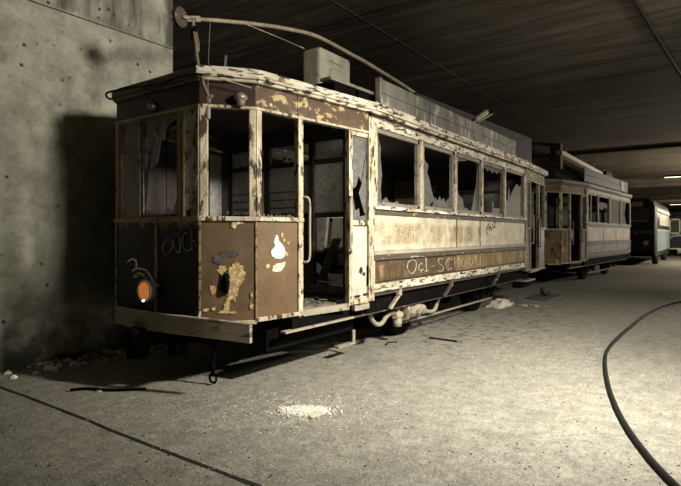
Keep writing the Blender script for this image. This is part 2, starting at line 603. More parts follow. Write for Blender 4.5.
class Tram:
    def __init__(s, name, loc, rz, outline):
        s.root = empty(name, loc, rz)
        s.out = [Vector(p) for p in outline]
        s.mw = Matrix.Translation(Vector(loc)) @ Matrix.Rotation(rz, 4, 'Z')
        s.inv = s.mw.inverted()

    def loc(s, p):
        return s.inv @ Vector(p)

    def fac(s, i):
        P = s.out[i]
        Q = s.out[(i + 1) % len(s.out)]
        d = (Q - P)
        L = d.length
        d = d / L
        return P, d, Vector((d.y, -d.x)), L

    def pt(s, i, a, z, off=0):
        P, d, n, L = s.fac(i)
        q = P + d * a + n * off
        return Vector((q.x, q.y, z))

    def fbox(s, mb, i, a0, a1, z0, z1, d0, d1):
        c = [s.pt(i, a0, z0, d0), s.pt(i, a1, z0, d0), s.pt(i, a1, z0, d1), s.pt(i, a0, z0, d1)]
        return mb.hexa(c + [Vector((q.x, q.y, z1)) for q in c])

    def axes(s, i, off=0):
        P, d, n, L = s.fac(i)
        return (P.x + n.x * off, P.y + n.y * off, 0), (d.x, d.y, 0), (0, 0, 1), (n.x, n.y, 0)

    def hit(s, i, px, py, off=0):
        """where the sight line through a photo point meets facet i: (along, height)"""
        P, d, n, L = s.fac(i)
        r3 = (s.inv.to_3x3() @ ray(px, py))
        o = s.inv @ CAMP
        nn = Vector((n.x, n.y))
        k = (off + nn.dot(P) - (nn.x * o.x + nn.y * o.y)) / (nn.x * r3.x + nn.y * r3.y)
        q = o + r3 * k
        return (Vector((q.x, q.y)) - P).dot(d), q.z

    def patch(s, i, name, m, poly, off=.004, th=.003, parent=None):
        o, u, v, w = s.axes(i, off)
        return MB().prism(poly, o, u, v, w, th).build(name, m, parent or s.root)

    def patch_px(s, i, name, m, poly, off=.004, th=.003, parent=None):
        return s.patch(i, name, m, [s.hit(i, x, y, off) for x, y in poly], off, th, parent)

    def strokes(s, i, name, m, lines, r=.004, off=.008, parent=None):
        mb = MB()
        for ln in lines:
            p = [s.hit(i, x, y, off) for x, y in ln]
            mb.tube([s.pt(i, a, z, off) for a, z in p], r, 5, sub=3)
        return mb.build(name, m, parent or s.root)


SILL, FRZ, EAVE = 1.541, 2.536, 2.795
BSILL, BTOP = 1.70, 2.618


def inset(out, k, kx=None):
    cx = sum(p[0] for p in out) / len(out)
    r = []
    for x, y in out:
        r.append((x + (k if x < cx else -k) * (kx if kx is not None else 1), y - (k if y > 0 else -k)))
    return r


def roof(T, mat, cor_mat):
    out = [tuple(p) for p in T.out]
    rings = [(-.02, 2.79), (-.03, 2.865), (.02, 2.90), (.25, 2.955), (.55, 3.0), (.9, 3.02)]
    mb = MB()
    vr = []
    for k, z in rings:
        vr.append([mb.bm.verts.new((x, y, z)) for x, y in inset(out, k)])
    n = len(out)
    for a in range(len(vr) - 1):
        for i in range(n):
            f = mb.face([vr[a][i], vr[a][(i + 1) % n], vr[a + 1][(i + 1) % n], vr[a + 1][i]])
    mb.face(list(reversed(vr[0])))
    mb.face(vr[-1])
    rf = mb.build('roof', mat, T.root)
    # cornice, one board per facet
    for i in range(n):
        mb = MB()
        P, d, nn, L = T.fac(i)
        segs = max(1, int(L / .9))
        for k in range(segs):
            a0, a1 = L * k / segs, L * (k + 1) / segs
            e0 = -.035 if k == 0 else .002
            e1 = .035 if k == segs - 1 else -.002
            ov = .045 if i in (11, 10, 5) else .075
            T.fbox(mb, i, a0 + e0 * ov / .09, a1 + e1 * ov / .09, 2.785 + random.uniform(-.006, .006), 2.872 + random.uniform(-.008, .008), .02, ov)
            T.fbox(mb, i, a0 + e0 * .3, a1 + e1 * .3, 2.755, 2.785, .0, ov * .7)
        mb.build('cornice', cor_mat if i < 5 else M['greywood'], rf, bevel=.008)
    return rf


def glazing_bead(T, i, a0, a1, z0, z1, m, w=.022, d0=-.045, d1=.0):
    mb = MB()
    T.fbox(mb, i, a0, a0 + w, z0, z1, d0, d1)
    T.fbox(mb, i, a1 - w, a1, z0, z1, d0, d1)
    T.fbox(mb, i, a0, a1, z1 - w, z1, d0, d1)
    T.fbox(mb, i, a0, a1, z0, z0 + w, d0, d1)
    return mb.build('window_frame', m, T.root, bevel=.004)


def build_tram(name, label, loc, rz, outline, P):
    T = Tram(name, loc, rz, outline)
    root = T.root
    tag(root, label, 'tram', 'derelict trams')
    rf = roof(T, P['roof'], P['cornice'])
    N = len(outline)
    body_len = T.fac(2)[3]
    # --- floor and underframe
    mb = MB()
    fl = inset(outline, .15)
    mb.prism(fl, (0, 0, .60), (1, 0, 0), (0, 1, 0), (0, 0, 1), .06)
    mb.build('floor_deck', M['deck'], root)
    mb = MB().box(1.99, outline[3][0] - .02, -1.12, 1.12, .69, .79)
    mb.build('saloon_floor', M['deck'], root)
    # --- inner ceiling lining (under the roof)
    mb = MB()
    mb.prism(inset(outline, .05), (0, 0, 2.74), (1, 0, 0), (0, 1, 0), (0, 0, 1), .03)
    mb.build('ceiling_lining', M['inside'], root)

    # --- front and rear facets: 11 = nose, 0 / 10 angled, 5 tail, 4 / 6 angled tail
    def nose(i, posts, mats, seams, pan_z0=.62):
        Pp, d, nn, L = T.fac(i)
        pm, fm = mats
        mb = MB()
        T.fbox(mb, i, 0, L, FRZ + .012, 2.79, -.04, 0)
        mb.build('frieze_panel', fm, root, bevel=.004)
        edges = [0] + seams + [L]
        for a, b in zip(edges[:-1], edges[1:]):
            mb = MB()
            T.fbox(mb, i, a + .006, b - .006, pan_z0, SILL - .02, -.04, 0)
            mb.build('apron_panel', pm, root, bevel=.004)
        tm = P['nosetrim'] if i in (11,) else P['trim']
        for nm, e, z0, z1, d1 in (('window_sill', .012, SILL - .018, SILL + .022, .028), ('head_rail', .008, FRZ - .012, FRZ + .014, .018),
                                  ('foot_rail', .008, pan_z0 - .025, pan_z0 + .012, .014)):
            mb = MB()
            T.fbox(mb, i, -e, L + e, z0, z1, -.05, d1)
            mb.build(nm, tm, root, bevel=.004)
        for sm in seams:
            mb = MB()
            T.fbox(mb, i, sm - .018, sm + .018, pan_z0, SILL - .02, -.02, .012)
            mb.build('panel_batten', tm, root, bevel=.004)
        for a0, a1, pmat in posts:
            mb = MB()
            T.fbox(mb, i, a0, a1, SILL + .02, FRZ - .01, -.05, .012)
            mb.build('window_post', pmat, root, bevel=.008)

    PM = P['post']
    for i in (0, 1, 11):
        mb = MB()
        T.fbox(mb, i, -.009, .012, .63, SILL - .018, -.02, .010)
        mb.build('corner_bead', P['trim'] if i == 11 else M['beadrust'], root, bevel=.004)
    L11 = T.fac(11)[3]
    nose(11, [(0, .045, P['nosetrim']), (.385, .425, P['nosetrim']), (1.0, 1.04, P['nosetrim']), (L11 - .05, L11, P['nosetrim'])],
         (P['nose'], P['nosefrieze']), [.67], .60)
    L0 = T.fac(0)[3]
    nose(0, [(0, .075, PM), (L0 - .06, L0 + .0, PM)], (P['angle'], P['anglefrieze']), [], .62)
    bb = MB()
    T.fbox(bb, 10, .05, T.fac(10)[3] - .06, SILL, FRZ, -.04, -.02)
    bb.build('window_light_block', M['inside'], root)  # added panel blocks light through the far angled window
    nose(10, [(0, .06, M['inside']), (L0 - .07, L0, M['inside'])], (P['angle'], P['anglefrieze']), [], .62)
    Lt = T.fac(5)[3]
    nose(5, [(0, .05, PM), (.38, .42, PM), (1.0, 1.04, PM), (Lt - .05, Lt, PM)], (P['angle'], P['nosefrieze']), [.67], .62)
    for i in (4, 6):
        Lr = T.fac(i)[3]
        nose(i, [(0, .06, M['inside']), (Lr - .06, Lr, M['inside'])], (P['angle'], P['anglefrieze']), [], .62)

    # --- platform sides: facet 1 near front, 9 far front, 3 near rear, 7 far rear
    def platform(i, flip, dm):
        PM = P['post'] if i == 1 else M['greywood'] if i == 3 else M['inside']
        Pp, d, nn, L = T.fac(i)

        def sp(a, b):
            return (L - b, L - a) if flip else (a, b)

        def put(nm, m, items, bev=.006, parent=root):
            mb = MB()
            for a, b, z0, z1, d0, d1 in items:
                a, b = sp(a, b)
                T.fbox(mb, i, a, b, z0, z1, d0, d1)
            return mb.build(nm, m, parent, bevel=bev)
        if L < 1.0:
            put('apron_panel', P['angle'], [(0, L, .63, SILL, -.04, 0)])
            put('frieze_panel', P['anglefrieze'], [(0, L, FRZ, 2.79, -.04, 0)])
            return
        k = L / 1.612
        c1, d0_, d1_ = .50 * k, .565 * k, 1.22 * k
        put('frieze_panel', P['sidefrieze'], [(0, .50 * k, FRZ + .012, 2.79, -.04, 0)])
        put('frieze_panel', P['sidefrieze'], [(.505 * k, L - .06, FRZ + .012, 2.79, -.04, 0)])
        put('apron_panel', P['side'], [(.015, c1, .64, SILL - .02, -.04, 0)])
        put('window_sill', P['trim'], [(-.012, d0_, SILL - .018, SILL + .022, -.05, .028)])
        put('head_rail', P['trim'], [(-.008, L, FRZ - .012, FRZ + .014, -.05, .02)])
        put('foot_rail', P['trim'], [(-.01, d0_, .612, .652, -.05, .018)])
        put('corner_post', PM, [(0, .06, SILL + .02, FRZ - .01, -.05, .014)])
        put('door_post', PM, [(c1, d0_, .62, FRZ - .01, -.055, .018)], .01)
        put('door_step', M['ironlip'], [(d0_, d1_, .60, .665, -.04, .02)], .004)
        # folded narrow door leaf beside the body
        dl = put('door_leaf', dm, [(d1_ + .055, L - .075, .70, SILL - .035, -.035, -.01)])
        put('door_stile', PM, [(d1_, d1_ + .055, .64, FRZ - .012, -.05, .016)], .006, dl)
        put('door_rail', PM, [(d1_ + .05, L - .07, SILL - .04, SILL + .015, -.05, .02)], .006, dl)
        put('door_rail', PM, [(d1_ + .05, L - .07, .645, .70, -.045, .01)], .006, dl)
        put('door_rail', PM, [(d1_ + .05, L - .07, FRZ - .06, FRZ - .014, -.045, .0)], .006, dl)
        if i in (7, 9):
            # added blockers fill the far doorway and window so no light passes
            put('door_light_block', M['inside'], [(d0_, d1_, .64, FRZ, -.04, -.01)])
            put('window_light_block', M['inside'], [(.05, c1, SILL, FRZ, -.04, -.02)])
        put('corner_post', PM, [(L - .075, L + .02, .66, FRZ + .18, -.06, .022)], .008)
        a, b = sp(d1_ + .055, L - .075)
        # cracked pane with a hole near its foot
        o, u, v, w = T.axes(i, -.03)
        if i == 1:
            w_ = b - a
            polys = [[(a, FRZ - .06), (a, 1.98), (a + .16 * w_, 1.90), (a + .38 * w_, 1.93), (a + .55 * w_, 2.05), (a + .7 * w_, 1.98), (a + .85 * w_, 2.2), (b, 2.3), (b, FRZ - .06)],
                     [(b, 2.28), (a + .86 * w_, 2.15), (a + .72 * w_, 1.95), (a + .55 * w_, 1.86), (a + .8 * w_, 1.70), (b, 1.60)],
                     [(a, SILL + .015), (a, 1.75), (a + .2 * w_, 1.80), (a + .34 * w_, 1.66), (a + .55 * w_, 1.69), (a + .62 * w_, 1.60), (b, 1.62), (b, SILL + .015)]]
        else:
            polys = [[(a, FRZ - .06), (a, SILL + .01), (b, SILL + .01), (b, FRZ - .06)]]
        mb = MB()
        for q in polys:
            mb.prism(q, o, u, v, w, .004)
        mb.build('door_pane', M['glassdim'] if i in (1, 3) else M['palepane'], dl)
        if i in (1, 3):
            # handrails either side of the doorway
            for s0, zt, zb, sgn in ((d0_ - .01, 1.76, 1.14, 1), (d1_ + .02, 1.80, 1.22, -1)):
                aa = L - s0 if flip else s0
                sg = -sgn if flip else sgn
                pts = [T.pt(i, aa, zt, .0), T.pt(i, aa + .02 * sg, zt + .005, .05), T.pt(i, aa + .05 * sg, zt - .05, .06),
                       T.pt(i, aa + .05 * sg, (zt + zb) / 2, .06), T.pt(i, aa + .05 * sg, zb + .05, .06), T.pt(i, aa + .02 * sg, zb - .005, .05), T.pt(i, aa, zb, .0)]
                MB().tube(pts, .012, 8, sub=3).build('handrail', M['pipe'], root)

    platform(1, False, M['creamdoor'])
    platform(9, True, M['creamdoor'])
    platform(3, True, P['reardoor'])
    platform(7, False, P['reardoor'])

    # --- saloon sides
    for i in (2, 8):
        L = body_len
        near = i == 2
        mb = MB()
        T.fbox(mb, i, 0, L, BTOP, 2.79, -.05, -.012)
        mb.build('letterboard', M['darktrim'], root)
        mb = MB()
        nseg = 5
        for k in range(nseg):
            T.fbox(mb, i, L * k / nseg + .004, L * (k + 1) / nseg - .004, BTOP + .005, 2.722 + random.uniform(-.01, .006), -.012, .012)
        mb.build('frieze_panel', P['letter'], root, bevel=.006)
        mb = MB()
        T.fbox(mb, i, 0, L, .70, BSILL - .02, -.05, -.015)
        mb.build('side_sheathing', M['inside'], root)
        cuts = [.02] + [c for c in P['upcuts']] + [L - .02]
        for k, (a, b) in enumerate(zip(cuts[:-1], cuts[1:])):
            mb = MB()
            T.fbox(mb, i, a + .008, b - .008, 1.215, BSILL - .075, -.015, .0)
            up = mb.build('upper_panel', P['upper'] if k < 2 else P.get('upper2', P['upper']), root, bevel=.003)
        cuts = [.03] + [c for c in P['lowcuts']] + [L - .03]
        for k, (a, b) in enumerate(zip(cuts[:-1], cuts[1:])):
            mb = MB()
            T.fbox(mb, i, a + .006, b - .006, .862, 1.10, -.015, .0)
            mb.build('lower_panel', P['lower'] if k == 0 else P.get('lower2', P['lower']), root, bevel=.003)
        mb = MB()
        T.fbox(mb, i, 0, L, BSILL - .012, BSILL + .028, -.06, .045)
        mb.build('window_sill', P['sill'], root, bevel=.006)
        for z0, z1, d1 in ((BSILL - .075, BSILL - .012, .012), (1.105, 1.17, .03)):
            mb = MB()
            T.fbox(mb, i, 0, L, z0, z1, -.05, d1)
            mb.build('side_rail', M['darktrim'], root, bevel=.008)
        mb = MB()
        T.fbox(mb, i, 0, L, 1.17, 1.213, -.05, .035)
        mb.build('rubbing_strip', P['strip'], root, bevel=.006)
        mb = MB()
        nseg = 7
        for k in range(nseg):
            T.fbox(mb, i, L * k / nseg + .003, L * (k + 1) / nseg - .003, .745, .84, -.05, .014)
        mb.build('skirt_rail', P['skirt'], root, bevel=.006)
        for a, b, z0, z1, d1 in [(c - .012, c + .012, 1.215, BSILL - .075, .008) for c in P['upcuts']] + [(-.01, .04, .84, 1.105, .016), (L - .05, L + .01, .76, 1.105, .02)]:
            mb = MB()
            T.fbox(mb, i, a, b, z0, z1, -.03, d1)
            mb.build('panel_batten', P['trim'] if z0 < 1.2 else M['darktrim'], root, bevel=.003)
        posts = P['posts']
        for k, a in enumerate(posts):
            mb = MB()
            w = .042 if 0 < k < len(posts) - 1 else .06
            T.fbox(mb, i, a - w, a + w, BSILL + .025, BTOP + .02, -.055, .02)
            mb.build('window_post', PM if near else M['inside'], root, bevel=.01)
        for k, (a, b) in enumerate(zip(posts[:-1], posts[1:])):
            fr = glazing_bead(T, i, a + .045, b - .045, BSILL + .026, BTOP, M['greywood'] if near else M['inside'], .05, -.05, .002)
            if near:
                x0, x1, z0, z1 = a + .09, b - .09, BSILL + .07, BTOP - .05
                o, u, v, w_ = T.axes(i, -.028)
                for poly, gm in P['shards'](k, x0, x1, z0, z1):
                    MB().prism(poly, o, u, v, w_, .004).build('glass_shard', gm, fr)

    # --- bulkheads
    for bx, s in ((2.02, 1), (outline[3][0] - .06, -1)):
        bh = MB()
        bh.box(bx, bx + .04, -1.16, -.88, .8, 2.6)
        bh.box(bx, bx + .04, -.28, -.0, .8, 1.66)
        bh.box(bx, bx + .04, .42, 1.16, .8, 1.66)
        bh.box(bx - .015, bx + .055, -.90, -.79, .66, 2.74)
        bh.box(bx - .015, bx + .055, -.35, -.27, .66, 2.74)
        bh.box(bx - .01, bx + .05, .40, .50, .66, 2.74)
        bh.box(bx, bx + .04, -1.16, 1.16, 2.53, 2.74)
        bh.box(bx, bx + .04, -.80, 1.16, 2.26, 2.32)
        bh.box(bx, bx + .04, -.80, .42, 1.61, 1.67)
        bh.box(bx, bx + .04, 1.10, 1.16, .8, 2.6)
        bh.box(bx, bx + .04, .66, .70, 1.6, 2.6)
        b = bh.build('bulkhead', M['inside'], root, bevel=.006)
        for nm, y0, y1, z0, z1, gm in (('bulkhead_pane', -.79, -.35, 1.67, 2.26, 'palepane'), ('transom_pane', -.79, -.35, 2.32, 2.53, 'glassdim'),
                                       ('bulkhead_pane', -.27, .40, 1.67, 2.26, 'glassdim'), ('bulkhead_pane', .71, 1.09, 1.70, 2.5, 'glassdim')):
            MB().box(bx + .015, bx + .02, y0, y1, z0, z1).build(nm, M[gm], b)
        for z in (1.74, 1.84, 1.94):
            MB().tube([(bx - .03, -.27, z), (bx - .03, 1.1, z)], .009, 6).build('guard_bar', M['inside'], b)
        MB().tube([(bx - .1, .42, .66), (bx - .1, .42, 2.2)], .016, 8).build('grab_pole', M['brass'], b)
    # --- bench seats
    if P['seats']:
        for k in range(5):
            for y in (-.78, .55):
                x = 2.55 + k * 1.02
                sx = (x, x + .42)
                s = MB().box(sx[0], sx[1], y - .34, y + .34, 1.12, 1.22).build('bench_seat', M['seat'], root, bevel=.03)
                MB().hexa([(x + .42, y - .34, 1.2), (x + .48, y - .34, 1.2), (x + .48, y + .34, 1.2), (x + .42, y + .34, 1.2),
                           (x + .50, y - .34, 1.68), (x + .55, y - .34, 1.68), (x + .55, y + .34, 1.68), (x + .50, y + .34, 1.68)]).build('seat_back', M['seat'], s, bevel=.02)
                MB().box(x + .03, x + .40, y - .28, y - .22, .79, 1.13).build('seat_leg', M['iron'], s)
                MB().box(x + .03, x + .40, y + .22, y + .28, .79, 1.13).build('seat_leg', M['iron'], s)
        # fallen boards inside the doorway
        mb = MB().bar((2.25, -.42, .83), (2.6, .55, 1.30), .16, .02)
        mb.build('loose_board', M['greywood'], root)
        mb = MB().bar((2.3, -.25, .82), (2.18, -.58, 1.35), .12, .02)
        mb.build('loose_board', M['greywood'], root)

    # --- running gear
    for x in P['axles']:
        for y in (-.70, .70):
            w = MB()
            w.lathe((x, y - .06, .39), (0, 1, 0), [(0, .06), (0, .33), (0, .39), (.10, .39), (.105, .42), (.13, .42), (.13, .06)], 32)
            wo = w.build('wheel', M['iron'], root)
            h = MB().lathe((x, y + (.10 if y > 0 else -.12), .39), (0, 1, 0), [(-.05, .09), (-.02, .12), (.05, .12), (.07, .08)], 16)
            h.build('axle_box', M['iron'], wo)
        MB().tube([(x, -.7, .39), (x, .7, .39)], .06, 10).build('axle', M['iron'], root)
    x0, x1 = P['axles']
    for y in (-.93, .93):
        mb = MB()
        mb.bar((x0 - .7, y, .56), (x1 + .7, y, .56), .05, .09)
        for x in (x0, x1):
            mb.bar((x - .3, y, .56), (x - .16, y, .28), .04, .05)
            mb.bar((x + .3, y, .56), (x + .16, y, .28), .04, .05)
            mb.bar((x - .35, y, .26), (x - .7, y, .54), .04, .05)
            mb.bar((x + .35, y, .26), (x + .7, y, .54), .04, .05)
        mb.build('truck_frame', M['iron'], root, bevel=.008)
        MB().bar((x0 - .35, y, .22), (x1 + .35, y, .22), .04, .02).build('tie_bar', M['ironlip'], root)
    mb = MB()
    mb.box(x0 - .2, x1 + .2, -.5, .5, .30, .62)  # broad box added among the motors to block light under the car
    mb.lathe((x0 + .55, -.45, .42), (0, 1, 0), [(0, .0), (0, .25), (.9, .25), (.9, .0)], 18)
    mb.lathe((x1 - .55, -.45, .42), (0, 1, 0), [(0, .0), (0, .25), (.9, .25), (.9, .0)], 18)
    mb.build('motor_light_block', M['iron'], root, bevel=.02)
    # long side apron boards under the skirt, each with a steel lip
    xe = outline[4][0] - .2 if outline[4][0] > 9 else outline[3][0]
    for y in (-1, 1):
        sb = MB().box(.75, min(xe, 7.9), y * 1.08 - .015, y * 1.08 + .015, .50, .60).box(1.99, min(xe, 7.9), y * 1.12 - .015, y * 1.12 + .015, .50, .74).build('sole_bar', M['iron'], root)
        MB().box(.62, 1.75, min(y * 1.06, y * 1.13), max(y * 1.06, y * 1.13), .482, .502).build('steel_lip', M['ironlip'], sb)  # lit stretch of the lip, its light put into a paler colour
        MB().box(1.75, min(xe, 7.9), min(y * 1.06, y * 1.13), max(y * 1.06, y * 1.13), .485, .50).build('steel_lip', M['darktrim'], sb)  # unlit remainder of the lip, given a darker colour
    # platform understructure
    MB().box(.25, 2.0, -.6, .6, .36, .60).build('platform_bearer', M['iron'], root, bevel=.02)
    return T


def shards_none(k, x0, x1, z0, z1):
    return []


def shards_main(k, a, b, lo, hi):
    w, h = b - a, hi - lo
    q = lambda pts: [(a + x * w, lo + z * h) for x, z in pts]
    GL = M['glass']
    if k == 0:
        return [(q([(0, 0), (.13, 0), (.11, .2), (.14, .42), (.10, .68), (.115, .8), (.05, .93), (0, 1)]), GL),
                (q([(.13, 0), (.16, .05), (.24, .09), (.30, .03), (.40, .02), (.5, .05), (.56, .0)]), GL)]
    if k == 1:
        return [(q([(0, 0), (.30, 0), (.26, .06), (.40, .14), (.30, .30), (.22, .5), (.15, .58), (.20, .72), (.08, .78), (.03, .95), (0, 1)]), GL),
                (q([(.32, 0), (.36, .10), (.44, .19), (.50, .12), (.58, .22), (.66, .13), (.72, .20), (.80, .12), (.93, .21), (1, .24), (1, 0)]), GL),
                (q([(.94, .24), (1, .26), (1, 1), (.95, .9)]), GL)]
    if k == 2:
        return [(q([(0, 0), (.62, 0), (.50, .05), (.36, .06), (.28, .22), (.12, .30), (.06, .38), (0, .45)]), GL),
                (q([(.66, 0), (1, 0), (1, .95), (.94, .75), (.9, .55), (.80, .3), (.74, .14)]), GL),
                (q([(0, 1), (0, .86), (.12, .93), (.4, .97), (.5, 1)]), GL)]
    if k == 3:
        return [(q([(0, 1), (0, .93), (.15, .95), (.25, .88), (.35, .94), (.5, .87), (.6, .93), (.75, .88), (.85, .95), (1, .92), (1, 1)]), GL),
                (q([(.5, 0), (.5, .25), (.56, .25), (.56, .12), (.86, .13), (.9, 0)]), GL),
                (q([(.88, 0), (1, 0), (1, .9), (.93, .6)]), GL)]
    return [(q([(0, 0), (1, 0), (1, .85), (.86, .72), (.66, .78), (.5, .66), (.3, .45), (.2, .3), (.1, .34), (0, .2)]), GL),
            (q([(.15, .3), (.2, .62), (.26, .62), (.28, .35)]), GL)]


def shards_second(k, a, b, lo, hi):
    w, h = b - a, hi - lo
    q = lambda pts: [(a + x * w, lo + z * h) for x, z in pts]
    if k == 2:
        return [(q([(0, 0), (1, 0), (1, 1), (0, 1)]), M['palepane'])]
    if k == 3:
        return [(q([(0, 0), (.7, 0), (.5, .5), (.7, 1), (0, 1)]), M['palepane'])]
    if k == 1:
        return [(q([(.1, .55), (.45, .5), (.55, .62), (.9, .60), (.9, .78), (.3, .82), (.1, .75)]), M['palepane'])]
    return [(q([(.35, 0), (.5, 0), (.5, 1), (.35, 1)]), M['palepane'])]


ORG = (3.03, 4.36, 0)
tmp = Tram('x', ORG, 0, OUT)
bpy.data.objects.remove(tmp.root)
posts1 = [.0 + .03] + [tmp.hit(2, px, 180)[0] for px in (421, 455, 481.5, 504.5)] + [tmp.fac(2)[3] - .03]
up1 = [tmp.hit(2, px, 235)[0] for px in (456.5, 480)]
P1 = dict(roof=M['roof'], cornice=M['white'], nose=M['darkfront'], nosefrieze=M['maroon'], nosetrim=M['trim'], trim=M['cream'],
          post=M['cream'], angle=M['brown'], anglefrieze=M['maroon'], side=M['brownside'], sidefrieze=M['frieze'], reardoor=M['greywood'],
          letter=M['white'], upper=M['creampanel'], lower=M['brownlow'], sill=M['white'], strip=M['ironlip'], skirt=M['white'],
          upper2=M['creamclean'], upcuts=up1, lowcuts=[up1[0]], lower2=M['ochrelow'], posts=posts1, shards=shards_main, seats=True, axles=(3.47, 6.27))
T = build_tram('derelict_tram', 'rusted old tram with cream and brown peeling paint, smashed windows and a bent trolley pole', ORG, 0, OUT, P1)
root = T.root


def part(mb, name, m, parent=None, **kw):
    return mb.build(name, m, parent or root, **kw)


def LD(px, py, t):
    return T.loc(at_depth(px, py, t))


def LY(px, py, Y):
    return T.loc(on_y(px, py, Y))


# nose glazing: grimy side lights, the broken middle pane, crazed glass
o, u, v, w = T.axes(11, -.03)
part(MB().prism([(.05, SILL + .02), (.38, SILL + .02), (.38, FRZ - .01), (.05, FRZ - .01)], o, u, v, w, .005), 'window_pane', M['glassdim'])
fr = glazing_bead(T, 11, .425, 1.0, SILL + .022, FRZ - .012, M['greywood'], .03, -.05, .0)
pane = [T.hit(11, x, y, -.03) for x, y in
        [(139, 216), (140, 200), (144, 187), (147, 178), (150, 170), (158, 163), (160, 150), (161, 140), (155, 128), (158, 129), (162, 141), (165, 140), (166, 128), (170, 124), (173, 122)]]
top = T.hit(11, 173, 112, -.03)[1]
pane += [(.97, FRZ - .04), (.455, FRZ - .04), (.455, 1.58)]
part(MB().prism(pane, o, u, v, w, .004), 'glass_shard', M['glassdim'], fr)
low = [(.455, SILL + .05), (.97, SILL + .05), (.97, 1.68), (.93, 1.72), (.88, 1.62), (.84, 1.66), (.78, 1.64), (.72, 1.60), (.66, 1.64), (.6, 1.61), (.52, 1.63), (.455, 1.66)]
part(MB().prism(low, o, u, v, w, .004), 'glass_shard', M['glassdim'], fr)
cz = [(1.05, SILL + .02), (1.28, SILL + .02), (1.28, 1.85), (1.2, 1.92), (1.17, 2.02), (1.22, 2.12), (1.28, 2.15), (1.28, FRZ - .012), (1.05, FRZ - .012)]
part(MB().prism(cz, o, u, v, w, .006), 'window_pane', M['crazed'])
# shards left along the platform window sill
o, u, v, w = T.axes(1, -.03)
mbp = MB()
x = .08
while x < .48:
    ww = random.uniform(.03, .06)
    mbp.prism([(x, SILL + .02), (x + ww, SILL + .02), (x + ww * .8, SILL + random.uniform(.03, .06)), (x + ww * .4, SILL + random.uniform(.03, .06)), (x, SILL + .025)], o, u, v, w, .004)
    x += ww
part(mbp, 'glass_shard', M['glass'])

# chalk writing on the nose
T.strokes(11, 'chalk_lettering', M['greychalk'], [
    [(173, 241), (168, 239.5), (164, 243), (163, 249), (166, 254), (170, 252), (173, 246), (173, 239), (175, 247), (177.5, 252), (180, 250), (180.5, 242), (179, 233)],
    [(187, 232.5), (184, 234), (182.5, 240), (184, 248), (188, 251), (191, 248)],
    [(191.5, 229), (192, 240), (192.3, 251)], [(192, 243), (195, 240.5), (195.5, 247)]], .006, .006)
# chalk writing on the long lower panel
ch = [[(412, 260), (408.5, 262), (407, 267), (409, 272.5), (412.5, 273.5), (415.5, 269), (416, 263), (413.5, 260), (411, 260.5)],
      [(422.5, 264), (419.5, 264.5), (418.5, 268), (420, 271), (423, 269)],
      [(425.8, 257.5), (426, 265), (426.3, 271.5)], [(425, 271.5), (428.5, 270.5)],
      [(443.5, 259.5), (440, 258.5), (437.8, 261), (440, 264.5), (443, 266.5), (443, 270), (440, 271.5), (437, 270.5)],
      [(451.5, 260), (448.5, 258.5), (446, 262), (446, 267), (448, 270), (452, 268)],
      [(454.5, 257), (454.8, 268.5)], [(454.6, 263.5), (458, 262)], [(458, 257), (458.3, 267.5)],
      [(463, 259), (461, 261), (460.8, 265), (463, 267), (465.3, 264.5), (465.3, 261), (463, 259)],
      [(470, 258), (468, 260), (467.8, 264), (470, 266), (472.2, 263.5), (472.2, 260), (470, 258)],
      [(475, 256), (475.2, 264.5), (479, 264)]]
T.strokes(2, 'chalk_lettering', M['chalk'], ch[:4], .009, .003)
T.strokes(2, 'chalk_lettering', M['chalk'], ch[4:], .008, .003)
T.strokes(2, 'scrawled_lettering', M['blackpaint'], [
    [(489.5, 223.5), (487, 228), (487, 233), (488.5, 235)], [(488, 229.5), (489.3, 226.5), (490.3, 229), (489, 230.8)],
    [(490.2, 226), (491.8, 230)], [(492, 224), (493.4, 228.5)], [(493.5, 223), (495.5, 221.6), (494, 227.8), (495.8, 226.6)]], .007, .003)

# ochre primer showing through, torn stickers, scorch marks
def pblob(i, px, py, rx, rz, seed, m, name, off=.003, amp=.45):
    a, z = T.hit(i, px, py, off)
    return T.patch(i, name, m, [(a + x, z + y) for x, y in blob(rx, rz, seed, 96, amp)], off)


for px, py, rx, rz, sd in ((237, 275, .085, .13, 1), (222, 270, .05, .05, 2), (233, 292, .06, .09, 3), (227, 307, .035, .08, 4), (213, 290, .03, .05, 5),
                           (225.5, 312, .06, .02, 6), (206, 310, .035, .02, 7), (214, 309, .02, .02, 8), (233, 312.5, .035, .015, 9),
                           (251.5, 306, .02, .035, 10), (234, 225, .03, .045, 11), (240, 223, .04, .014, 12), (251.5, 295, .012, .03, 13)):
    pblob(0, px, py, rx * .8, rz * .8, sd, M['ochre'], 'bare_paint_patch', .002 + .0004 * sd)
pblob(0, 224.5, 284, .04, .10, 20, M['soot'], 'scorch_mark', .010)
pblob(0, 218, 260, .05, .04, 21, M['smoke'], 'scorch_mark', .003)
pblob(0, 229, 254, .08, .03, 22, M['smoke'], 'scorch_mark', .004)
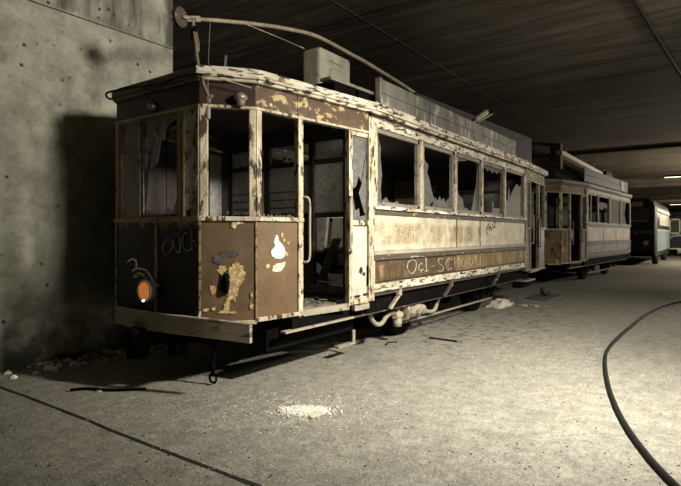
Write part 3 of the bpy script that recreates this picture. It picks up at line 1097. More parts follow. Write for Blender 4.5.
# controller handle socket on the angled panel
a, z = T.hit(0, 226, 285, .0)
mb = MB()
p0, p1 = T.pt(0, a, z + .07, .02), T.pt(0, a, z - .06, .03)
mb.tube([p0, T.pt(0, a + .01, z, .045), p1], .02, 8, sub=2)
mb.lathe(T.pt(0, a, z + .07, 0), T.axes(0)[3], [(0, .035), (.02, .03), (.035, .015)], 12)
part(mb, 'coupling_socket', M['iron'])
T.patch_px(1, 'torn_sticker', M['sticker'], [(276, 234.5), (278, 236), (278.5, 240), (281, 243), (284, 247), (285.5, 252), (284, 257), (280, 259), (275, 258.5), (271.5, 255.5), (270.8, 251), (273, 248), (275, 246), (273.5, 242), (275, 237)], .004)
T.patch_px(1, 'torn_sticker', M['stickercream'], [(273, 266), (277, 263.5), (281, 263), (285.5, 261.5), (284.5, 266), (281, 271), (276, 272), (272, 271)], .004)
for px, py, r in ((282, 235, .018), (284, 240, .012), (288, 243, .012), (267.5, 266.5, .02), (286.5, 254, .016)):
    pblob(1, px, py, r, r * 1.2, px * .1, M['ochre'], 'bare_paint_patch')
# rust scabs on the door leaf
for px, py, rx, rz, sd in ((361, 270.5, .03, .035, 31), (364, 274, .025, .02, 32), (357, 296.5, .05, .015, 33), (365, 294.5, .04, .014, 34)):
    a, z = T.hit(1, px, py, -.008)
    T.patch(1, 'rust_scab', M['soot'], [(a + x, z + y) for x, y in blob(rx, rz, sd, 30)], -.009, .004)
T.patch_px(1, 'door_handle', M['iron'], [(367, 266), (368.3, 266), (368.3, 285), (367, 285)], .0, .015)

# headlamp on the nose with bent wiper-like arms
hp = LD(145, 291, 4.9)
hp.y = .0 - .02
base = Vector((0, hp.y, .874))
hl = MB().lathe(base, (-1, 0, 0), [(0, .05), (.02, .075), (.06, .095), (.10, .105), (.112, .105), (.112, .088)], 24)
hl = part(hl, 'headlamp', M['brass'])
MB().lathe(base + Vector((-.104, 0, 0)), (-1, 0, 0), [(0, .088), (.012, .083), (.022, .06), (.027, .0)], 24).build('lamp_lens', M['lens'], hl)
rim = MB()
rim.tube([base + Vector((-.112, .097 * math.cos(t * math.pi / 14), .097 * math.sin(t * math.pi / 14))) for t in range(29)], .010, 6)
rim.build('lamp_rim', M['sticker'], hl)
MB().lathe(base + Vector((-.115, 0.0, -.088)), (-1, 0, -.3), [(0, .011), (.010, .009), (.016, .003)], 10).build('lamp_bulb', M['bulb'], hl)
mb = MB()
mb.tube([LD(x, y, 4.93) for x, y in ((155, 285), (151, 278), (146.5, 271), (143, 269.5), (136, 268.5), (132, 271.5))], .010, 8, sub=3)
mb.tube([LD(x, y, 4.95) for x, y in ((136, 268.5), (136, 262), (134, 259.5), (131, 259.5), (127, 262.5))], .008, 8, sub=3)
mb.lathe(LD(155, 285, 4.93) + Vector((.1, 0, 0)), (-1, 0, 0), [(0, .02), (.1, .022), (.115, .01)], 10)
part(mb, 'lamp_bracket', M['pipe'])
mb = MB()
for k, (x, y) in enumerate(((139, 277), (142.5, 274.5), (146.5, 276), (149.5, 279.5))):
    mb.lathe(LD(x, y, 4.97), (-1, 0, .2), [(0, .014), (.05, .02), (.062, .008)], 8)
part(mb, 'lamp_clamp', M['brass'])
# small marker lamp on the nose frieze, bell lamp on the angled frieze
p = LD(151.5, 106, 4.98)
p.x = 0
part(MB().lathe(p, (-1, 0, 0), [(0, .045), (.02, .05), (.045, .04), (.06, .018)], 16), 'marker_lamp', M['brass'])
p = LD(240, 104, 4.55)
a, z = T.hit(0, 240, 102)
mb = MB().lathe(T.pt(0, a, z - .045, .055), (0, 0, 1), [(0, .034), (.03, .042), (.045, .045), (.06, .062), (.085, .06), (.11, .03), (.12, .01)], 18)
mb.bar(T.pt(0, a, z + .01, 0), T.pt(0, a, z + .01, .05), .03, .03)
part(mb, 'bell_lamp', M['brass'])

# bumper plank bent round the nose
bp = [T.loc(q) for q in (Vector((2.935, 4.86, .69)), Vector((2.89, 4.42, .69)), Vector((2.91, 3.95, .688)), Vector((2.965, 3.64, .685)), Vector((3.138, 3.176, .652)))]
bpts = catmull(bp, 8)
mb = MB()
rings = []
for i, p in enumerate(bpts):
    d = (bpts[min(i + 1, len(bpts) - 1)] - bpts[max(i - 1, 0)])
    d.z = 0
    d.normalize()
    nrm = Vector((-d.y, d.x, 0))
    rings.append([mb.bm.verts.new(q) for q in (p, p + nrm * .05, p + nrm * .05 - Vector((0, 0, .168)), p - Vector((0, 0, .168)))])
for i in range(len(rings) - 1):
    for k in range(4):
        mb.face([rings[i][k], rings[i][(k + 1) % 4], rings[i + 1][(k + 1) % 4], rings[i + 1][k]])
mb.face(rings[0])
mb.face(rings[-1])
part(mb, 'bumper', M['bumper'], bevel=.008)
mb = MB()
mb.box(-.08, .3, -.3, -.22, .54, .64).box(-.08, .3, .3, .38, .54, .64)
mb.bar((.02, -.86, .60), (.35, -.80, .60), .05, .06)
part(mb, 'bumper_bracket', M['iron'])
part(MB().bar(LD(198, 318, 4.56), LD(199.5, 311, 4.58), .03, .02, (1, 0, 0)), 'bumper_clip', M['ironlip'])
# coupler and draw gear under the nose
mb = MB().box(-.12, 1.2, -.09, .09, .36, .48)
mb.lathe((-.16, 0, .26), (0, 0, 1), [(0, .09), (.02, .11), (.26, .11), (.28, .09)], 16)
mb.box(-.05, .08, -.42, -.28, .30, .45)
part(mb, 'coupler', M['iron'], bevel=.015)
# safety chain hanging from the bumper with its hook resting on the floor
mb = MB()
hk = T.loc(on_floor(213, 385))
topc = LD(209, 340, 4.55)
topc.x, topc.y = hk.x + .0, hk.y - .02
topc.z = .54
nl = 7
for k in range(nl):
    c = topc.lerp(hk + Vector((0, 0, .11)), (k + .5) / nl)
    hh = (topc.z - .11) / nl * .68
    ax = Vector((1, 0, 0)) if k % 2 else Vector((0, 1, 0))
    ring = [c + ax * (.016 * math.cos(t * math.pi / 6)) + Vector((0, 0, hh * math.sin(t * math.pi / 6))) for t in range(13)]
    mb.tube(ring, .009, 6)
c = hk + Vector((0, 0, .065))
ring = [c + Vector((-.3, .9, 0)) * (-.0) + Vector((0, .045 * math.cos(t), .045 * math.sin(t))) for t in [math.pi / 2 - .2 - k * .45 for k in range(12)]]
mb.tube(ring, .011, 8, sub=2)
part(mb, 'safety_chain', M['iron'])
part(MB().bar((topc.x, topc.y, .52), (topc.x, topc.y, .60), .05, .03), 'chain_bracket', M['iron'])

# roof load: box, planks, boards, bracket, stub
Lx = lambda X: X - ORG[0]
Ly = lambda Y: Y - ORG[1]
rb = part(MB().box(Lx(4.82), Lx(5.46), Ly(3.74), Ly(4.02), 2.985, 3.60), 'resistor_box', M['box'], bevel=.045, seg=4)
MB().box(Lx(4.98), Lx(5.28), Ly(3.738), Ly(3.75), 3.46, 3.468).build('vent_slot', M['iron'], rb)
for k in range(2):
    mb = MB()
    yy = Ly(3.36) + k * .16
    mb.bar((Lx(4.42) + .3 * k, yy, 3.05 + .03 * k), (Lx(5.6), yy, 3.075 + .03 * k), .15, .035)
    part(mb, 'roof_plank', M['greywood'], bevel=.004)
for x in (4.7, 5.15):
    part(MB().box(Lx(x) - .15, Lx(x) + .25, Ly(3.33), Ly(3.6), 2.9, 3.06), 'bearer_shade_block', M['iron'])  # bearer blocks made dark to fill the shaded gap under the planks
bx0, bx1 = Lx(5.28), Lx(10.35)
for k in range(2):
    mb = MB()
    segs = 4
    for j in range(segs):
        a, b = bx0 + (bx1 - bx0) * j / segs, bx0 + (bx1 - bx0) * (j + 1) / segs
        mb.box(a + .002, b - .002, Ly(3.185), Ly(3.215), 2.905 + k * .162, 2.905 + k * .162 + .157)
    part(mb, 'roof_board', M['board'], bevel=.003)
part(MB().box(bx0 - .03, bx0 + .03, Ly(3.19), Ly(3.25), 2.9, 3.24), 'board_stay', M['greywood'])
for j in range(1, 5):
    part(MB().bar((bx0 + (bx1 - bx0) * j / 4 - .1, Ly(3.25), 2.92), (bx0 + (bx1 - bx0) * j / 4 - .1, Ly(3.25), 3.2), .05, .05, (1, 0, 0)), 'board_stay', M['greywood'])
mb = MB()
A, B = Vector((Lx(7.2), Ly(3.72), 0)), Vector((Lx(12.42), Ly(3.46), 0))
dv = (B - A).normalized()
mb.hexa([A + Vector((0, 0, 2.95)), B + Vector((0, 0, 2.95)), B + Vector((0, .05, 2.95)), A + Vector((0, .05, 2.95)),
         A + Vector((-.02, 0, 3.575)), B + Vector((0, 0, 3.62)), B + Vector((0, .05, 3.62)), A + Vector((-.02, .05, 3.575))])
part(mb, 'roof_screen', M['darkboard'], bevel=.006)
mb = MB()
q0, q1 = LY(474, 121, 3.22), LY(486, 112.5, 3.22)
mb.tube([q0, q1], .05, 10)
mb.tube([LY(478, 122.5, 3.17), LY(492, 114, 3.17)], .012, 6)
mb.tube([q0, q0 - Vector((0, 0, .15))], .03, 8)
part(mb, 'roof_lamp_arm', M['ironlip'])
part(MB().bar(LD(224, 68, 4.75), LD(225, 55.5, 4.75), .03, .03, (1, 0, 0)), 'roof_stub', M['darktrim'])

# trolley pole
pp = [LY(x, y, 4.36) for x, y in ((187, 19.2), (210, 20), (254, 24), (290, 29.5), (318, 37), (352, 55), (370, 65), (415, 93.5))]
pp += [Vector((Lx(9.6), 0, 3.68)), Vector((Lx(10.3), 0, 3.36))]
tp = part(MB().tube(pp, .03, 10, sub=4, radii=[.020 + .0005 * k for k in range(40)]), 'trolley_pole', M['polemetal'])
mb = MB().lathe((Lx(10.3), 0, 2.98), (0, 0, 1), [(0, .3), (.06, .3), (.1, .14), (.3, .12), (.42, .06)], 20)
mb.build('pole_base', M['iron'], tp)
wc = LY(179.5, 17.5, 4.36)
ax = Vector((-.25, 1, .05))
mb = MB().lathe(wc - ax.normalized() * .03, ax, [(0, .03), (0, .085), (.005, .10), (.018, .10), (.024, .072), (.036, .072), (.042, .10), (.055, .10), (.06, .085), (.06, .03)], 28)
mb.build('trolley_wheel', M['darktrim'], tp)
mb = MB()
for s in (-1, 1):
    off = ax.normalized() * .045 * s
    mb.bar(wc + off, pp[0].lerp(pp[1], .3) + off * .5, .035, .03)
mb.lathe(wc - ax.normalized() * .06, ax, [(0, .016), (.12, .016)], 10)
mb.bar(pp[0].lerp(pp[1], -.1), pp[0].lerp(pp[1], .5), .06, .055)
mb.build('trolley_fork', M['casting'], tp)
rp = MB()
rp.tube([LD(193, 22, 5.3), LD(193.5, 30, 5.25), LD(196, 45, 5.1), LD(197, 58, 4.95), LD(200, 72, 4.62), LD(205, 88, 4.5), LD(209.5, 97, 4.48), LD(212, 95, 4.48)], .017, 6, sub=4)
rp.tube([LD(194, 24, 5.3), LD(198, 40, 5.2), LD(198.5, 50, 5.1), LD(196.5, 53, 5.05)], .010, 6, sub=4)
rp.tube([LD(209.5, 97, 4.48), LD(209, 104, 4.48)], .014, 6)
part(rp, 'pull_rope', M['rope'])
part(MB().lathe(LD(208.2, 119, 4.48), (0, 0, 1), [(0, .014), (.02, .02), (.09, .02), (.11, .012)], 10), 'rope_toggle', M['ironlip'])
part(MB().tube([LD(195, 28, 5.28), LD(193.5, 33, 5.24), LD(193.5, 38, 5.2)], .03, 8, sub=2), 'rope_knot', M['iron'])
mb = MB().tube([LD(210.5, 21, 5.6), LD(209.5, 35, 5.3), LD(208.5, 60, 4.9), LD(208, 80, 4.5), LD(207, 130, 4.49), LD(202, 160, 4.49), LD(195, 185, 4.52)], .0035, 5, sub=3)
mb.tube([LD(195, 185, 4.52), LD(191, 187, 4.62), LD(186, 194, 4.7)], .0035, 5, sub=3)
part(mb, 'pull_wire', M['polemetal'])
# wire from pole to roof box
part(MB().tube([LY(243, 23, 4.36), LY(275, 36, 4.25), LD(304, 48.5, 6.2)], .006, 5, sub=3), 'stay_wire', M['polemetal'])
# black cable along the nose cornice, thin wire across the angled frieze
mb = MB().tube([LD(113, 99.5, 5.28), LD(108, 98, 5.3), LD(106, 94.5, 5.3), (LD(109, 92, 5.27)), LD(116, 90.5, 5.2), LD(130, 87.5, 5.08), LD(150, 85.5, 4.92), LD(165, 82, 4.80), LD(182, 76, 4.66), LD(196, 74.2, 4.52), LD(203, 75, 4.5)], .011, 7, sub=4)
part(mb, 'roof_cable', M['cable'])
part(MB().tube([LD(203, 75, 4.5), LD(214, 77, 4.5), LD(230, 81.5, 4.56), LD(252, 88, 4.62)], .006, 5, sub=3), 'frieze_wire', M['ironlip'])

# undercarriage details on the near side
cy = Ly(3.36)
C = Vector((Lx(6.28), cy, .385))
cp = MB().lathe(C + Vector((-.20, 0, 0)), (1, 0, 0), [(0, .05), (0, .11), (.04, .125), (.06, .125), (.065, .105), (.30, .105), (.305, .13), (.36, .13), (.365, .10), (.42, .08), (.43, .04)], 22)
cp = part(cp, 'air_compressor', M['casting'])
for dx, r in ((-.12, .07), (.02, .085), (.17, .07)):
    MB().lathe(C + Vector((dx, -.07, 0)), (0, -1, 0), [(0, r), (.06, r), (.075, r * .85), (.09, r * .5), (.095, .01)], 16).build('cylinder_cap', M['casting'], cp)
mb = MB()
for k in range(9):
    a = math.pi * k / 8
    mb.lathe(C + Vector((-.14, -math.cos(a) * .11, math.sin(a) * .115)), (1, 0, 0), [(-.02, .014), (.0, .016), (.03, .016)], 6)
    mb.lathe(C + Vector((.14, -math.cos(a) * .115, math.sin(a) * .12)), (1, 0, 0), [(-.02, .014), (.0, .016), (.03, .016)], 6)
mb.build('bolt_ring', M['casting'], cp)
mb = MB().box(C.x - .16, C.x + .18, cy - .03, cy + .05, C.z + .10, C.z + .15)
mb.lathe(C + Vector((.06, 0, .12)), (0, 0, 1), [(0, .03), (.06, .03), (.07, .015), (.10, .015)], 10)
mb.build('compressor_saddle', M['casting'], cp, bevel=.01)
V = Vector((Lx(5.93), cy - .02, .36))
vb = MB().lathe(V + Vector((0, 0, -.14)), (0, 0, 1), [(0, .02), (.0, .055), (.09, .06), (.1, .045), (.16, .05), (.18, .035), (.22, .03), (.26, .01)], 14)
vb.lathe(V + Vector((-.07, 0, 0)), (1, 0, 0), [(0, .03), (.0, .045), (.05, .05), (.12, .05), (.17, .045)], 12)
part(vb, 'valve_body', M['casting'])
mb = MB().tube([LY(369.5, 303, 3.36), LY(370, 312, 3.36), LY(372, 320, 3.36), LY(377, 324.5, 3.36), LY(382, 323, 3.36), LY(386, 317, 3.36), LY(391, 313, 3.36), LY(397, 313.5, 3.36)], .028, 10, sub=4)
part(mb, 'air_pipe', M['pipe'])
mb = MB().tube([LY(425, 311, 3.36), LY(431, 311.5, 3.36), LY(435, 309, 3.36), LY(437, 303, 3.36), LY(439, 297, 3.36), LY(441, 295, 3.36), LY(445, 293.5, 3.36)], .028, 10, sub=4)
part(mb, 'air_pipe', M['pipe'])
for px in (399, 451, 498):
    q = T.hit(2, px, 285)
    p = Vector((T.pt(2, q[0], 0).x, 0, 0)).x
    mb = MB().box(p - .035, p + .035, -1.245, -1.20, .66, .76)
    mb.bar((p, -1.22, .67), (p - .14, -1.17, .51), .05, .03)
    part(mb, 'skirt_bracket', M['bumper'] if px < 420 else M['darktrim'], bevel=.004)
# hanging guard plate under the doorway and step edge
gx = Lx(4.74)
gp = part(MB().box(gx - 1.15, gx + .30, Ly(3.42), Ly(3.45), .30, .50), 'guard_plate', M['iron'], bevel=.004)
MB().box(gx - .02, gx + .31, Ly(3.40), Ly(3.46), .135, .16).build('plate_lip', M['ironlip'], gp)
MB().box(gx + .26, gx + .31, Ly(3.395), Ly(3.42), .16, .30).build('plate_bolt_bar', M['ironlip'], gp, bevel=.01)
part(MB().box(.80, 2.0, -1.07, -1.03, .50, .60), 'step_riser', M['iron'])
part(MB().bar(T.pt(1, 1.32, .60, -.02), T.pt(1, 1.56, .61, -.02), .05, .06), 'door_foot_block', M['bumper'])
part(MB().tube([T.pt(1, .53, .62, -.01), T.pt(1, .53, .55, -.02), T.pt(1, .44, .46, -.06)], .022, 8, sub=2), 'grab_bracket', M['ironlip'])
# rear fender hardware
mb = MB()
mb.hexa([(7.9, -1.12, .30), (8.5, -1.12, .30), (8.5, -.9, .30), (7.9, -.9, .30), (8.05, -1.1, .62), (8.4, -1.1, .62), (8.4, -.95, .62), (8.05, -.95, .62)])
part(mb, 'rear_step', M['iron'], bevel=.02)
part(MB().box(7.95, 8.6, -1.2, -.95, .43, .46), 'step_tread', M['ironlip'])

# rubbish on the platform floor inside the doorway
mb = MB()
for k in range(90):
    x, y = random.uniform(.85, 1.9), random.uniform(-.95, -.1)
    a = random.uniform(0, 3.14)
    l = random.uniform(.03, .12)
    p = Vector((x, y, .668 + random.uniform(0, .03)))
    d = Vector((math.cos(a), math.sin(a), random.uniform(-.15, .25))) * l
    mb.bar(p + Vector(ORG), p + d + Vector(ORG), random.uniform(.008, .04), .006)
tag(mb.build('splinters', M['greywood']), 'broken splinters and scraps strewn over the tram platform floor inside the doorway', 'splinters', kind='stuff')

# ------------------------------------------------------------------ second tram
RZ2 = R(-4.05)
OUT2 = [(0, -.67), (.375, -.985), (1.97, -1.22), (7.78, -1.22), (8.12, -1.15), (8.30, -.67),
        (8.30, .67), (8.12, 1.15), (7.78, 1.22), (1.97, 1.22), (.375, .985), (0, .67)]
ORG2 = (14.52, 4.376, 0)
tmp = Tram('x', ORG2, RZ2, OUT2)
bpy.data.objects.remove(tmp.root)
posts2 = [.03] + [tmp.hit(2, px, 200)[0] for px in (598, 609.5, 620.5)] + [tmp.fac(2)[3] - .03]
up2 = [tmp.hit(2, px, 235)[0] for px in (603.5, 616)]
P2 = dict(roof=M['tarp'], cornice=M['greywood'], nose=M['tram2front'], nosefrieze=M['tram2frieze'], nosetrim=M['trim'], trim=M['trim'],
          post=M['cream'], angle=M['tram2front'], anglefrieze=M['tram2frieze'], side=M['tram2front'], sidefrieze=M['tram2frieze'], reardoor=M['greywood'],
          letter=M['cream'], upper=M['tram2cream'], lower=M['tram2low'], sill=M['greywood'], strip=M['darktrim'], skirt=M['darktrim'],
          upcuts=up2, lowcuts=up2, posts=posts2, shards=shards_second, seats=False, axles=(3.47, 6.27))
T2 = build_tram('derelict_tram', 'second tram with ochre front panels and a black covered roof, parked behind the first', ORG2, RZ2, OUT2, P2)
r2 = T2.root
# raised black roof cover
mb = MB()
lv = [(.12, 2.93), (.30, 3.16), (.46, 3.30), (.70, 3.36)]
vr = [[mb.bm.verts.new((x, y, z)) for x, y in inset(OUT2, k)] for k, z in lv]
for a in range(3):
    for i in range(12):
        mb.face([vr[a][i], vr[a][(i + 1) % 12], vr[a + 1][(i + 1) % 12], vr[a + 1][i]])
mb.face(list(reversed(vr[0])))
mb.face(vr[-1])
mb.build('roof_cover', M['tarp'], r2)
for k in range(2):
    MB().box(2.0, 7.75, -1.15, -1.12, 2.95 + k * .2, 3.145 + k * .2).build('roof_board', M['darkboard'], r2, bevel=.004)
mb = MB().prism([(0, 0), (.1, .16), (.3, .10), (.45, .15), (.7, .12), (.9, .0)], (4.6, -1.14, 3.345), (1, 0, 0), (0, 0, 1), (0, 1, 0), .12)
mb.build('roof_fitting', M['tarp'], r2)
MB().box(6.6, 7.1, -1.17, -1.15, 2.97, 3.3).build('roof_board_plate', M['tram2cream'], r2)
# ghost oval marks on its front panels and socket
for i, px, py, rx, rz, m in ((0, 547, 233, .07, .17, 'smoke'), (1, 563.5, 235, .09, .16, 'smoke'), (1, 572.5, 235, .08, .15, 'cream'), (0, 552, 250, .035, .07, 'soot'), (1, 563, 250, .08, .06, 'ochre')):
    a, z = T2.hit(i, px, py, .003)
    T2.patch(i, 'paint_mark', M[m], [(a + x, z + y) for x, y in blob(rx, rz, px, 36, .15)], .003)
a, z = T2.hit(0, 552, 250, 0)
a, z = T2.hit(1, 566, 181, 0)
MB().lathe(T2.pt(1, a, z, 0), T2.axes(1)[3], [(0, .06), (.04, .06), (.06, .03)], 16).build('marker_lamp', M['iron'], r2)
MB().box(.0, .06, -.75, .75, .45, .62).build('bumper', M['iron'], r2, bevel=.01)


# ------------------------------------------------------------------ vehicles at the far end
def bus_shell(L, w, h, z0):
    """rounded-roof shell, front at x = 0"""
    mb = MB()
    prof = [(-w, z0), (-w, h - .62), (-w * .985, h - .40), (-w * .93, h - .2), (-w * .8, h - .06), (-w * .5, h), (0, h + .02),
            (w * .5, h), (w * .8, h - .06), (w * .93, h - .2), (w * .985, h - .40), (w, h - .62), (w, z0)]
    rings = []
    for x, k in ((0, .93), (.05, .97), (.16, 1), (L - .15, 1), (L, .95)):
        rings.append([mb.bm.verts.new((x, y * k, z0 + (z - z0) * (k if z > 2 else 1))) for y, z in prof])
    n = len(prof)
    for a in range(len(rings) - 1):
        for i in range(n):
            f = mb.face([rings[a][i], rings[a][(i + 1) % n], rings[a + 1][(i + 1) % n], rings[a + 1][i]])
    mb.face(rings[0])
    mb.face(rings[-1])
    return mb


def far_wheel(parent, x, y, r=.46):
    w = MB().lathe((x, y - .12, r), (0, 1, 0), [(0, .1), (0, r * .9), (.03, r), (.21, r), (.24, r * .9), (.24, .1)], 24).build('wheel', M['tyre'], parent)
    MB().lathe((x, y - .13, r), (0, 1, 0), [(0, .14), (.26, .14)], 14).build('hub', M['iron'], w)


def text_mesh(s, size, m, name, parent, mat):
    cu = bpy.data.curves.new('t', 'FONT')
    cu.body = s
    cu.size = size
    cu.extrude = .004
    cu.align_x = 'CENTER'
    to = bpy.data.objects.new('t', cu)
    COL.objects.link(to)
    me = bpy.data.meshes.new_from_object(to.evaluated_get(bpy.context.evaluated_depsgraph_get()))
    bpy.data.objects.remove(to)
    me.transform(mat)
    me.name = name
    me.materials.append(m)
    o = bpy.data.objects.new(name, me)
    COL.objects.link(o)
    o.parent = parent
    return o


bus = empty('bus', (27.6, 3.44, 0))
tag(bus, 'round-roofed bus with a dark front and pale blue side, parked beyond the second tram', 'bus')
bus_shell(8.2, 1.25, 3.12, .42).build('body', M['busdark'], bus)
FX = -.01
for y0, y1 in ((-.98, -.02), (.02, .98)):
    mb = MB().box(-.02, .02, y0, y1, 1.98, 2.60)
    ws = mb.build('windscreen', M['darkglass'], bus, bevel=.01)
mb = MB()
mb.bar((-.04, -.95, 2.02), (-.04, -.1, 2.06), .02, .03)
mb.build('wiper', M['ironlip'], bus)
mb = MB().box(-.03, .0, -.72, -.28, 2.68, 2.92)
mb.build('destination_sign', M['busletter'], bus, bevel=.01)
mtx = Matrix.Translation((-.012, -.76, 1.44)) @ Matrix.Rotation(R(-90), 4, 'Z') @ Matrix.Rotation(R(90), 4, 'X')
text_mesh('JUSTIFO', .21, M['busletter'], 'lettering', bus, mtx)
MB().lathe((-.0, -.84, 1.03), (-1, 0, 0), [(0, .11), (.02, .11), (.03, .06)], 20).build('emblem', M['buscream'], bus)
MB().box(-.09, .05, -1.2, 1.2, .40, .58).build('bumper', M['iron'], bus, bevel=.03)
# pale side sheets and windows
MB().box(.2, 8.1, -1.27, -1.24, .62, 1.58).build('side_sheet', M['buspale'], bus, bevel=.01)
MB().box(.2, 8.1, -1.27, -1.23, 1.58, 1.66).build('waist_strip', M['busletter'], bus)
for k in range(6):
    MB().box(.35 + k * 1.28, 1.50 + k * 1.28, -1.262, -1.22, 1.85, 2.42).build('side_window', M['buscream'] if k > 0 else M['darkglass'], bus, bevel=.02)
MB().box(.2, 8.1, -1.275, -1.20, 2.48, 2.62).build('cantrail', M['buscream'], bus, bevel=.01)
for x in (1.5, 6.4):
    for y in (-1.08, 1.08):
        far_wheel(bus, x, y)
for y in (-.7, .7):
    MB().lathe((-.01, y, .82), (-1, 0, 0), [(0, .09), (.03, .09), (.05, .05)], 16).build('headlamp', M['darkglass'], bus)

v3 = empty('coach', (40.0, 1.45, 0))
tag(v3, 'old dark coach with a cream-framed window standing behind the pale blue bus', 'coach')
bus_shell(7.5, 1.2, 2.68, .45).build('body', M['busdark'], v3)
for y0, y1 in ((-.55, .25), (.4, 1.0), (-1.12, -.7)):
    mb = MB()
    mb.box(-.04, .0, y0, y0 + .07, 1.45, 2.42).box(-.04, .0, y1 - .07, y1, 1.45, 2.42).box(-.04, .0, y0, y1, 1.45, 1.54).box(-.04, .0, y0, y1, 2.34, 2.42)
    f = mb.build('window_frame', M['buscream'], v3)
    MB().box(-.02, -.01, y0 + .05, y1 - .05, 1.5, 2.38).build('pane', M['darkglass'], f)
MB().tube([(-.05, 1.15, .5), (-.15, 1.12, .95), (-.15, .95, 1.25), (-.15, .6, 1.35), (-.1, .2, 1.32)], .10, 10, sub=4).build('mudguard', M['buspale'], v3)
MB().box(-.14, .0, -1.2, 1.2, .46, .54).build('bumper', M['buscream'], v3)
for x in (1.2, 6.0):
    for y in (-1.0, 1.0):
        far_wheel(v3, x, y)

# ------------------------------------------------------------------ ceiling services at the far end
for k, (x, y0, y1) in enumerate(((37.5, .9, 2.6), (48, -2.4, 2.2), (62, -3.5, 5.4), (72, -3.5, 4.4))):
    e = empty('strip_light', (x, (y0 + y1) / 2, CEIL - .12))
    lab = ['nearest and shortest glowing strip light on the far ceiling', 'faint glowing strip light, second one along the far ceiling',
           'glowing strip light on the far ceiling above the old dark coach', 'most distant glowing strip light on the far ceiling'][k]
    tag(e, lab, 'light', 'strip lights on the far ceiling')
    h = (y1 - y0) / 2
    MB().box(-.09, .09, -h, h, .03, .1195).build('housing', M['iron'], e)
    MB().tube([(0, -h + .05, 0), (0, h - .05, 0)], .018, 8).build('lamp_tube', M['tube'], e)
mb = MB().box(21.8, 33, 4.9, 5.15, 4.55, 4.72)  # pale bar added, its colour standing for a lit beam edge
for x in (23, 26, 29, 32):
    mb.box(x, x + .04, 5.0, 5.05, 4.7, CEIL)
tag(mb.build('ceiling_gleam', M['gleam'], bevel=.01), 'long pale duct bar added above the second tram for a lit beam edge', 'gleam')

# ------------------------------------------------------------------ things on the floor
hose = [on_floor(x, y, .02) for x, y in ((700, 298), (681, 301.5), (668, 304.5), (655, 309.5), (643, 317), (630, 327.5), (620, 336), (612, 344), (606.5, 352), (605, 361), (606, 374),
                                         (609, 388), (614, 402), (621, 417), (630, 432), (640, 446), (652, 461), (664, 474), (676, 486), (695, 505))]
tag(MB().tube(hose, .020, 8, sub=4).build('cable', M['cable']), 'thick black cable snaking in a curve across the bare concrete floor', 'cable')
# pale rag beside the tram
p = on_floor(500, 306)
mb = MB()
nx, ny = 16, 10
vs = []
for i in range(nx + 1):
    row = []
    for j in range(ny + 1):
        x, y = (i / nx - .5) * .75, (j / ny - .5) * .34
        hgt = .07 + .16 * abs(mnoise.noise(Vector((x * 4, y * 5, 3)))) + .05 * mnoise.noise(Vector((x * 9, y * 11, 7)))
        edge = min(i, nx - i, j * 1.5, (ny - j) * 1.5) / 3
        row.append(mb.bm.verts.new((x + .05 * mnoise.noise(Vector((y * 6, 1, x * 3))), y + .06 * mnoise.noise(Vector((x * 5, 2, 0))), max(.006, hgt * min(1, edge)))))
    vs.append(row)
for i in range(nx):
    for j in range(ny):
        f = mb.face([vs[i][j], vs[i + 1][j], vs[i + 1][j + 1], vs[i][j + 1]])
        f.smooth = True
rag = mb.build('rag', M['cloth'])
rag.location = p
sol = rag.modifiers.new('solid', 'SOLIDIFY')
sol.thickness = .006
tag(rag, 'crumpled pale rag lying on the floor beside the tram', 'rag')
# scraps in a line after the rag
for k, (x, y, s) in enumerate(((512, 303.5, .05), (519, 305.5, .06), (525, 306, .05), (531, 305.5, .04), (536, 306.5, .06))):
    q = on_floor(x, y)
    o = MB().prism(blob(s, s * .7, k + 50, 20), (0, 0, .004), (1, 0, 0), (0, 1, 0), (0, 0, 1), .02).build('paper_scrap', M['stickercream'] if k % 2 == 0 else M['bumper'])
    o.location = q
    o.rotation_euler = (0, 0, k)
    tag(o, ['pale scrap nearest the end of the rag', 'brown scrap second from the rag', 'pale scrap third from the rag', 'small brown scrap fourth from the rag', 'pale scrap farthest from the rag'][k], 'scrap', 'scraps beside the rag')
# dark mat and lamp body behind the tram
q = on_floor(545, 297)
o = MB().prism([(-.75, -.2), (.55, -.28), (.8, .25), (-.5, .3)], (0, 0, 0), (1, 0, 0), (0, 1, 0), (0, 0, 1), .015).build('mat', M['deck'])
o.location = q
tag(o, 'dark flat mat lying on the floor at the rear corner of the first tram', 'mat')
q = on_floor(544, 295.5, .015)
o = MB().lathe((0, 0, .106), (-.8, -.6, 0), [(0, .05), (.01, .10), (.09, .105), (.10, .07), (.13, .06), (.135, .02)], 18).build('lamp_housing', M['darktrim'])
o.location = q
tag(o, 'small round metal drum standing on the dark mat', 'drum')
# stick
q0, q1 = on_floor(429, 337.5, .01), on_floor(457, 341.5, .01)
tag(MB().bar(q0, q1, .022, .02).build('stick', M['iron'], bevel=.003), 'thin dark stick lying on the open floor beside the tram', 'stick')
q0, q1 = on_floor(395, 347, .008), on_floor(402, 345, .008)
tag(MB().tube([on_floor(386, 345, .008), on_floor(388, 342.5, .008), on_floor(397, 342, .008)], .008, 6, sub=3).build('wire', M['iron']), 'short bent piece of dark wire lying on the floor near the compressor', 'wire')
tag(MB().tube([on_floor(70, 390, .014), on_floor(88, 388.5, .014), on_floor(108, 390, .014), on_floor(146, 389, .014)], .014, 6, sub=3).build('rod', M['iron']), 'dark bent rod lying on the floor in front of the tram nose', 'rod')
q = on_floor(100, 391.5, 0)
o = MB().prism(blob(.03, .02, 3, 12), (0, 0, 0), (1, 0, 0), (0, 1, 0), (0, 0, 1), .012).build('flake', M['ochre'])
o.location = q
tag(o, 'tiny yellow flake on the floor beside the dark bent rod', 'flake')
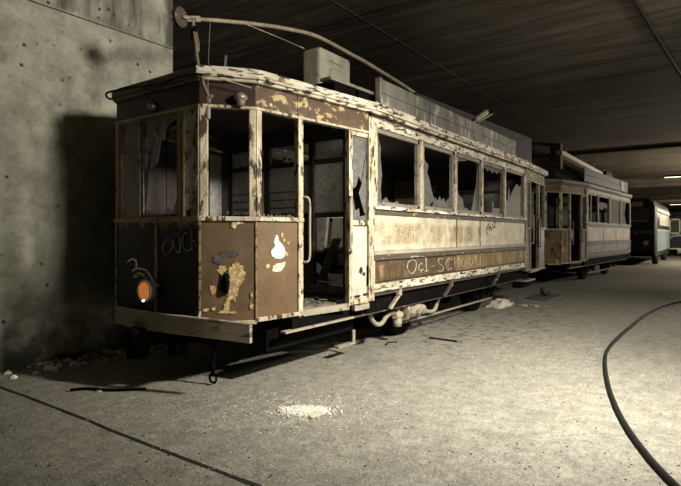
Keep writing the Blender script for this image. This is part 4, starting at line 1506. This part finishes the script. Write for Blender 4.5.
# pile of white plaster chips, with scattered grit
mb = MB()
c = on_floor(305, 411)


def chip(mb, x, y, s, h):
    mb.prism([(x + s * math.cos(t) * random.uniform(.6, 1.2), y + s * math.sin(t) * random.uniform(.6, 1.2)) for t in (0, 1.1, 2.2, 3.3, 4.4, 5.4)],
             (0, 0, 0), (1, 0, 0), (0, 1, 0), (0, 0, 1), h)


for k in range(900):
    a, b = random.gauss(0, .085), random.gauss(0, .045)
    q = c + RGT * a + FWD * b
    chip(mb, q.x, q.y, random.uniform(.004, .014), random.uniform(.004, .014))
for k in range(620):
    dx, dy = random.gauss(0, .30), random.gauss(0, .30)
    q = c + RGT * dx + FWD * dy
    chip(mb, q.x, q.y, random.uniform(.002, .007), random.uniform(.002, .005))
tag(mb.build('plaster_chips', M['plaster']), 'scatter of white plaster chips in the middle of the bare floor', 'plaster', kind='stuff')
mb = MB()
for k in range(1500):
    px, py = random.uniform(-10, 690), 486 - 215 * random.random() ** 1.0
    if py < 268:
        continue
    q = on_floor(px, py)
    if q.y > 5.85 or q.x > 22:
        continue
    chip(mb, q.x, q.y, random.uniform(.0015, .0045), .003)
tag(mb.build('grit', M['plaster']), 'pale grit scattered all over the concrete floor', 'grit', kind='stuff')
mb = MB()
for k in range(420):
    px, py = random.uniform(-10, 690), 486 - 190 * random.random()
    q = on_floor(px, py)
    if q.y > 5.85:
        continue
    chip(mb, q.x, q.y, random.uniform(.002, .008), .004)
tag(mb.build('dark_crumbs', M['soot']), 'dark crumbs scattered all over the concrete floor', 'crumbs', kind='stuff')
o = MB().prism(blob(.06, .035, 9, 16, .3), (0, 0, 0), (1, 0, .18), (0, 1, 0), (0, 0, 1), .012).build('plaster_piece', M['stickercream'])
o.location = on_floor(316, 415, .012)
tag(o, 'larger tilted piece of plaster at the edge of the white chips', 'plaster')


# ------------------------------------------------------------------ light
def spot(name, loc, aim, power, cone, blend, rad, col):
    l = bpy.data.lights.new(name, 'SPOT')
    l.energy = power
    l.spot_size = R(cone)
    l.spot_blend = blend
    l.shadow_soft_size = rad
    l.color = col
    o = bpy.data.objects.new(name, l)
    COL.objects.link(o)
    o.location = loc
    o.rotation_euler = (Vector(aim) - Vector(loc)).to_track_quat('-Z', 'Y').to_euler()
    return o


def point(name, loc, power, rad, col):
    l = bpy.data.lights.new(name, 'POINT')
    l.energy = power
    l.shadow_soft_size = rad
    l.color = col
    o = bpy.data.objects.new(name, l)
    COL.objects.link(o)
    o.location = loc
    return o


WARM = (1, .95, .84)
spot('stand_lamp', (4.3, -.3, 3.2), (5.0, 2.0, .2), 2000, 110, 1.0, .16, WARM)
spot('work_lamp', (3.4, -2.5, 3.8), (3.9, 5.9, 4.0), 2000, 58, 1.0, .45, WARM)
spot('aisle_lamp', (8.6, -3.2, 3.9), (9.6, 3.4, 1.5), 1050, 95, .9, .4, WARM)
spot('bay_fill', (17, -3.4, 3.6), (18.5, 3, 1.6), 300, 85, 1.0, .4, WARM)  # added fill that brightens the second tram's side
point('saloon_fill', (6.6, 4.75, 2.35), 13, .12, WARM)  # added fill inside the saloon to lift its dark interior
point('far_lamp', (31, -3.0, 3.0), 2300, .3, (1, .9, .72))
point('far_lamp', (62, 0, 4.0), 2200, .3, (1, .9, .7))

w = bpy.data.worlds.new('world')
SC.world = w
w.use_nodes = True
bg = w.node_tree.nodes['Background']
bg.inputs[0].default_value = (.9, .95, 1, 1)
bg.inputs[1].default_value = .03

SC.view_settings.view_transform = 'Standard'
SC.view_settings.look = 'None'
SC.view_settings.exposure = 0.0
SC.view_settings.gamma = 1
SC.cycles.use_denoising = True
SC.cycles.max_bounces = 6
